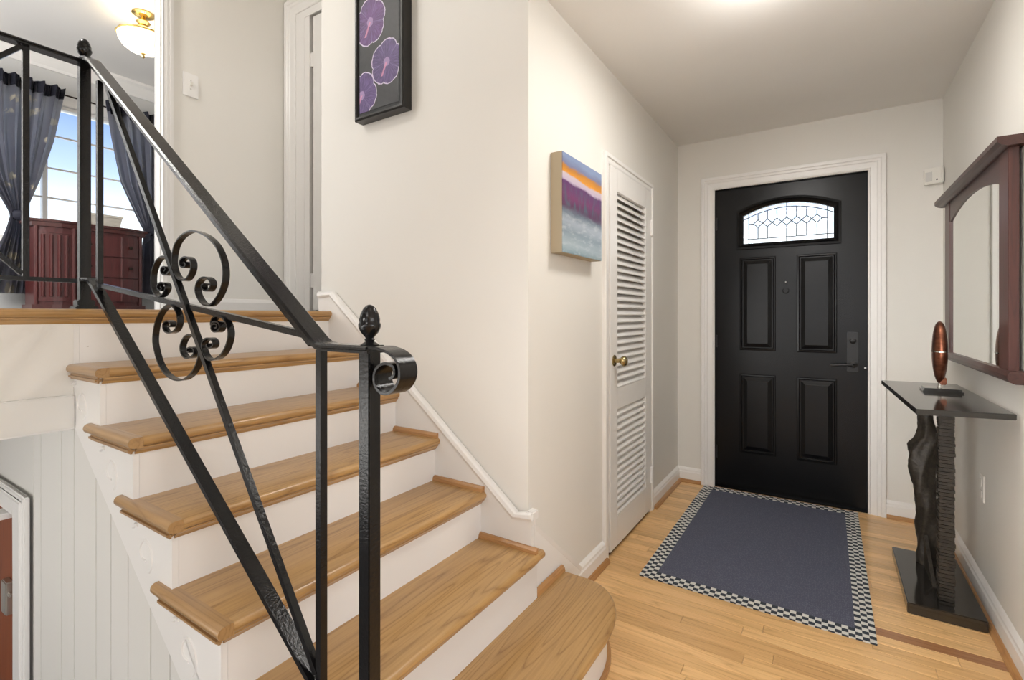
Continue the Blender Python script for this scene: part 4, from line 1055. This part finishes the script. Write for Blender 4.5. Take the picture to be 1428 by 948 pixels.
# curtain rod
rd = thing('curtain_rod', 'thin dark curtain rod above the bedroom window', 'curtain rod', (-6.10, 1.7, 3.335))
obj('rod', tube(B(), [(-6.115, 0.5, 3.335), (-6.115, 2.62, 3.335)], 0.008, 8), M['pull'], rd)
obj('finial', lathe(B(), [(0.010, 0), (0.026, 0.012), (0.030, 0.028), (0.022, 0.044), (0.004, 0.054)], (-6.115, 2.62, 3.335), 12, 1), M['pull'], rd, smooth=True)
obj('finial', lathe(B(), [(0.004, -0.054), (0.022, -0.044), (0.030, -0.028), (0.026, -0.012), (0.010, 0)], (-6.115, 0.5, 3.335), 12, 1), M['pull'], rd, smooth=True)
for yv in (0.62, 2.575):
    obj('bracket', box(XW + 0.001, -6.115, yv - 0.008, yv + 0.008, 3.325, 3.345), M['pull'], rd)
def lerp_key(keys, z):
    for (z0, a0, c0, d0), (z1, a1, c1, d1) in zip(keys, keys[1:]):
        if z >= z1:
            t_ = (z0 - z) / (z0 - z1); t_ = t_ * t_ * (3 - 2 * t_) if False else t_
            return a0 + (a1 - a0) * t_, c0 + (c1 - c0) * t_, d0 + (d1 - d0) * t_
    return keys[-1][1:]
def curtain(name, keys, folds, label, ph, xb=-6.045):
    root = thing(name, label, 'curtain', (xb, (keys[0][1] + keys[0][2]) / 2, keys[-1][0]), 'navy floral curtains tied at the bedroom window')
    bm = B(); nu, nv = 90, 60; top_, bot_ = keys[0][0], keys[-1][0]; g = []
    for j in range(nv + 1):
        z = top_ + (bot_ - top_) * j / nv
        y0, y1, amp = lerp_key(keys, z); row = []
        for i in range(nu + 1):
            u = i / nu
            dx = amp * (math.sin(u * folds * 2 * PI + ph + 0.4 * math.sin(z * 3)) + 0.35 * math.sin(u * folds * 4.6 * PI + 1.3 + z))
            row.append(bm.verts.new((xb + dx, y0 + (y1 - y0) * (u + 0.010 * math.sin(u * folds * 4 * PI)), z)))
        g.append(row)
    for j in range(nv):
        for i in range(nu): bm.faces.new((g[j][i], g[j][i + 1], g[j + 1][i + 1], g[j + 1][i]))
    bmesh.ops.solidify(bm, geom=bm.faces[:], thickness=0.002)
    obj('drape', bm, M['curtain'], root, smooth=True)
    # heading band
    bm = B(); g = []
    y0, y1, amp = keys[0][1:]
    for j in range(4):
        z = top_ + 0.012 - 0.11 * j / 3; yy0, yy1, am = lerp_key(keys, min(z, top_)); row = []
        for i in range(nu + 1):
            u = i / nu
            dx = am * (math.sin(u * folds * 2 * PI + ph + 0.4 * math.sin(z * 3)) + 0.35 * math.sin(u * folds * 4.6 * PI + 1.3 + z))
            row.append(bm.verts.new((xb + 0.006 + dx, yy0 + (yy1 - yy0) * u, z)))
        g.append(row)
    for j in range(3):
        for i in range(nu): bm.faces.new((g[j][i], g[j][i + 1], g[j + 1][i + 1], g[j + 1][i]))
    bmesh.ops.solidify(bm, geom=bm.faces[:], thickness=0.012)
    obj('heading_band', bm, M['curtain_dark'], root, smooth=True)
    return root
m_, nt_, b_ = new_mat('navy_heading')
b_.inputs['Base Color'].default_value = (0.018, 0.019, 0.034, 1); b_.inputs['Roughness'].default_value = 0.75
M['curtain_dark'] = m_
cl = curtain('curtain', [(3.36, 0.86, 1.585, 0.040), (2.85, 0.93, 1.50, 0.046), (2.45, 1.06, 1.400, 0.047), (2.20, 1.185, 1.325, 0.040), (2.12, 1.215, 1.312, 0.026), (2.0, 1.19, 1.335, 0.040), (1.75, 1.12, 1.352, 0.046), (1.43, 1.04, 1.345, 0.046)], 8, 'dark navy floral curtain tied back left of the bedroom window', 0.3)
obj('knot', lathe(B(), [(0.004, -0.055), (0.036, -0.046), (0.050, -0.02), (0.050, 0.02), (0.036, 0.046), (0.004, 0.055)], (-6.03, 1.275, 2.125), 14, 1), M['curtain_dark'], cl, smooth=True)
obj('tie_tail', prism(B(), [(1.26, 2.12), (1.345, 2.055), (1.36, 1.99), (1.29, 2.02)], 0, -6.0, -5.985), M['curtain_dark'], cl)
cr_ = curtain('curtain', [(3.36, 1.885, 2.56, 0.040), (3.0, 1.93, 2.55, 0.046), (2.6, 2.01, 2.50, 0.047), (2.25, 2.16, 2.40, 0.040), (2.12, 2.225, 2.325, 0.026), (2.0, 2.21, 2.36, 0.040), (1.75, 2.20, 2.42, 0.046), (1.43, 2.19, 2.46, 0.046)], 8, 'dark navy floral curtain tied back right of the bedroom window', 1.1)
obj('knot', lathe(B(), [(0.004, -0.055), (0.036, -0.046), (0.050, -0.02), (0.050, 0.02), (0.036, 0.046), (0.004, 0.055)], (-6.03, 2.275, 2.125), 14, 1), M['curtain_dark'], cr_, smooth=True)
obj('tie_tail', prism(B(), [(2.26, 2.12), (2.20, 2.05), (2.19, 1.97), (2.25, 2.02)], 0, -6.0, -5.985), M['curtain_dark'], cr_)
# dresser with a serpentine front
dr = thing('dresser', 'dark cherry wood dresser with a bowed front and drawers under the bedroom window', 'dresser', (-5.80, 1.69, ZU))
dy0, dy1, dz1 = 1.285, 2.085, 2.065
def front(y_):
    t_ = (y_ - dy0) / (dy1 - dy0)
    return -5.70 + 0.075 * math.sin(PI * t_) + 0.020 * math.sin(3 * PI * t_)
def slab(y0, y1, z0, z1, out, back=None, n_=14):
    pts = [((back if back is not None else -5.97), y0)]
    pts = []
    for i in range(n_ + 1):
        y_ = y0 + (y1 - y0) * i / n_; pts.append((front(min(max(y_, dy0), dy1)) + out, y_))
    bk = back if back is not None else -5.97
    pts += [(bk, y1), (bk, y0)]
    return prism(B(), pts, 2, z0, z1)
obj('carcass', slab(dy0 + 0.01, dy1 - 0.01, ZU + 0.05, dz1 - 0.04, -0.004), M['dresser'], dr)
obj('dresser_top', slab(dy0 - 0.03, dy1 + 0.03, dz1 - 0.022, dz1, 0.030), M['dresser_top'], dr, bevel=0.004)
obj('top_moulding', slab(dy0 - 0.012, dy1 + 0.012, dz1 - 0.060, dz1 - 0.022, 0.016), M['dresser_top'], dr)
obj('plinth', slab(dy0 - 0.012, dy1 + 0.012, ZU + 0.001, ZU + 0.07, 0.020), M['dresser_top'], dr)
def strip(name, y0, y1, z0, z1, out, parent, th=0.012):
    o = None; bm = B(); n_ = 10; pts = []
    for i in range(n_ + 1):
        y_ = y0 + (y1 - y0) * i / n_; pts.append((front(y_) + out, y_))
    for i in range(n_, -1, -1):
        y_ = y0 + (y1 - y0) * i / n_; pts.append((front(y_) - th, y_))
    return obj(name, prism(bm, pts, 2, z0, z1), M['dresser'], parent)
pdr = strip('door', dy0 + 0.03, dy0 + 0.235, ZU + 0.10, dz1 - 0.09, 0.006, dr)
for yv in (dy0 + 0.055, dy0 + 0.105, dy0 + 0.155, dy0 + 0.20):
    obj('flute', tube(B(), [(front(yv) + 0.006, yv, ZU + 0.14), (front(yv) + 0.006, yv, dz1 - 0.13)], 0.014, 8), M['dresser'], pdr, smooth=True)
obj('door_bead', slab(dy0 + 0.03, dy0 + 0.235, dz1 - 0.115, dz1 - 0.105, 0.012), M['dresser'], pdr)
for yv in (dy0 + 0.250, dy1 - 0.035, dy0 + 0.018):
    obj('pilaster', tube(B(), [(front(yv) + 0.002, yv, ZU + 0.07), (front(yv) + 0.002, yv, dz1 - 0.06)], 0.016, 8), M['dresser'], dr, smooth=True)
zz_ = [ZU + 0.10, ZU + 0.325, ZU + 0.52, dz1 - 0.085]
for za, zb in zip(zz_, zz_[1:]):
    dw = strip('drawer', dy0 + 0.275, dy1 - 0.055, za + 0.006, zb - 0.006, 0.012, dr)
    for yv in (dy0 + 0.36, dy1 - 0.13):
        obj('knob', lathe(B(), [(0.006, 0), (0.008, 0.012), (0.016, 0.018), (0.014, 0.026), (0.004, 0.030)], (front(yv) + 0.012, yv, (za + zb) / 2), 10, 0), M['pull'], dw, smooth=True)
    for yv in (dy0 + 0.43, dy0 + 0.60):
        obj('drawer_rib', tube(B(), [(front(yv) + 0.010, yv, za + 0.008), (front(yv) + 0.010, yv, zb - 0.008)], 0.010, 6), M['dresser'], dw)
# planter on the dresser
pt = thing('planter', 'small cream rectangular planter box standing on the dark cherry dresser', 'planter', (-5.80, 1.77, dz1))
bm = B(); r0, r1 = [], []
for (sx_, sy_) in ((-1, -1), (1, -1), (1, 1), (-1, 1)):
    r0.append((-5.86 + 0.055 * sx_, 1.800 + 0.125 * sy_)); r1.append((-5.86 + 0.065 * sx_, 1.800 + 0.150 * sy_))
A = [bm.verts.new((x, y_, dz1 + 0.0005)) for x, y_ in r0]; C = [bm.verts.new((x, y_, dz1 + 0.125)) for x, y_ in r1]
loop_strip(bm, A, C); bm.faces.new(A[::-1])
D = [bm.verts.new((-5.86 + (x + 5.86) * 0.88, 1.8 + (y_ - 1.8) * 0.94, dz1 + 0.125)) for x, y_ in r1]
E_ = [bm.verts.new((-5.86 + (x + 5.86) * 0.80, 1.8 + (y_ - 1.8) * 0.9, dz1 + 0.02)) for x, y_ in r0]
loop_strip(bm, C, D); loop_strip(bm, D, E_); bm.faces.new(E_)
obj('pot', bm, M['planter'], pt)
obj('rim', bx(bx(bx(bx(B(), -5.93, -5.92, 1.645, 1.955, dz1 + 0.110, dz1 + 0.132), -5.80, -5.79, 1.645, 1.955, dz1 + 0.110, dz1 + 0.132), -5.92, -5.80, 1.645, 1.655, dz1 + 0.110, dz1 + 0.132), -5.92, -5.80, 1.945, 1.955, dz1 + 0.110, dz1 + 0.132), M['planter'], pt)
# ceiling light
clt = thing('ceiling_light', 'lit brass and cut glass bowl ceiling light in the upstairs room', 'ceiling light', (-4.70, 1.72, ZUC))
LX, LY = -4.70, 1.72
obj('canopy', lathe(B(), [(0.075, 0), (0.078, -0.010), (0.060, -0.022), (0.030, -0.030), (0.012, -0.034)], (LX, LY, ZUC - 0.001), 24), M['gold'], clt, smooth=True)
stm = obj('stem', lathe(B(), [(0.012, 0), (0.030, -0.020), (0.050, -0.040), (0.030, -0.060), (0.042, -0.080), (0.014, -0.100), (0.010, -0.300)], (LX, LY, ZUC - 0.034), 16), M['gold'], clt, smooth=True)
bowl = [(0.012, 3.375), (0.060, 3.381), (0.105, 3.398), (0.142, 3.426), (0.164, 3.464), (0.172, 3.505), (0.167, 3.505), (0.157, 3.466), (0.136, 3.432), (0.101, 3.405), (0.058, 3.388), (0.012, 3.384)]
obj('glass_bowl', lathe(B(), [(r_, z_) for r_, z_ in bowl], (LX, LY, 0), 32), M['lamp_glass'], clt, smooth=True)
rim_ = [(0.170, 3.500), (0.178, 3.502), (0.180, 3.510), (0.170, 3.513), (0.163, 3.508)]
bm = B(); seg = 40
rows = []
for i in range(seg):
    a = 2 * PI * i / seg
    sc_ = 1 + 0.02 * math.cos(10 * a)
    rows.append([bm.verts.new((LX + r_ * sc_ * math.cos(a), LY + r_ * sc_ * math.sin(a), z_)) for r_, z_ in rim_])
for i in range(seg):
    a_, c_ = rows[i], rows[(i + 1) % seg]
    for k in range(5): bm.faces.new((a_[k], a_[(k + 1) % 5], c_[(k + 1) % 5], c_[k]))
obj('gilt_rim', bm, M['gold'], clt, smooth=True)
obj('finial', lathe(B(), [(0.003, 3.335), (0.010, 3.342), (0.013, 3.352), (0.007, 3.362), (0.016, 3.370), (0.016, 3.378)], (LX, LY, 0), 14), M['gold'], clt, smooth=True)
for k in range(3):
    a = 2 * PI * k / 3 + 0.4
    obj('arm', tube(B(), catmull([(LX + 0.012 * math.cos(a), LY + 0.012 * math.sin(a), 3.60), (LX + 0.08 * math.cos(a), LY + 0.08 * math.sin(a), 3.57), (LX + 0.170 * math.cos(a), LY + 0.170 * math.sin(a), 3.508)], 4), 0.005, 6), M['gold'], clt)
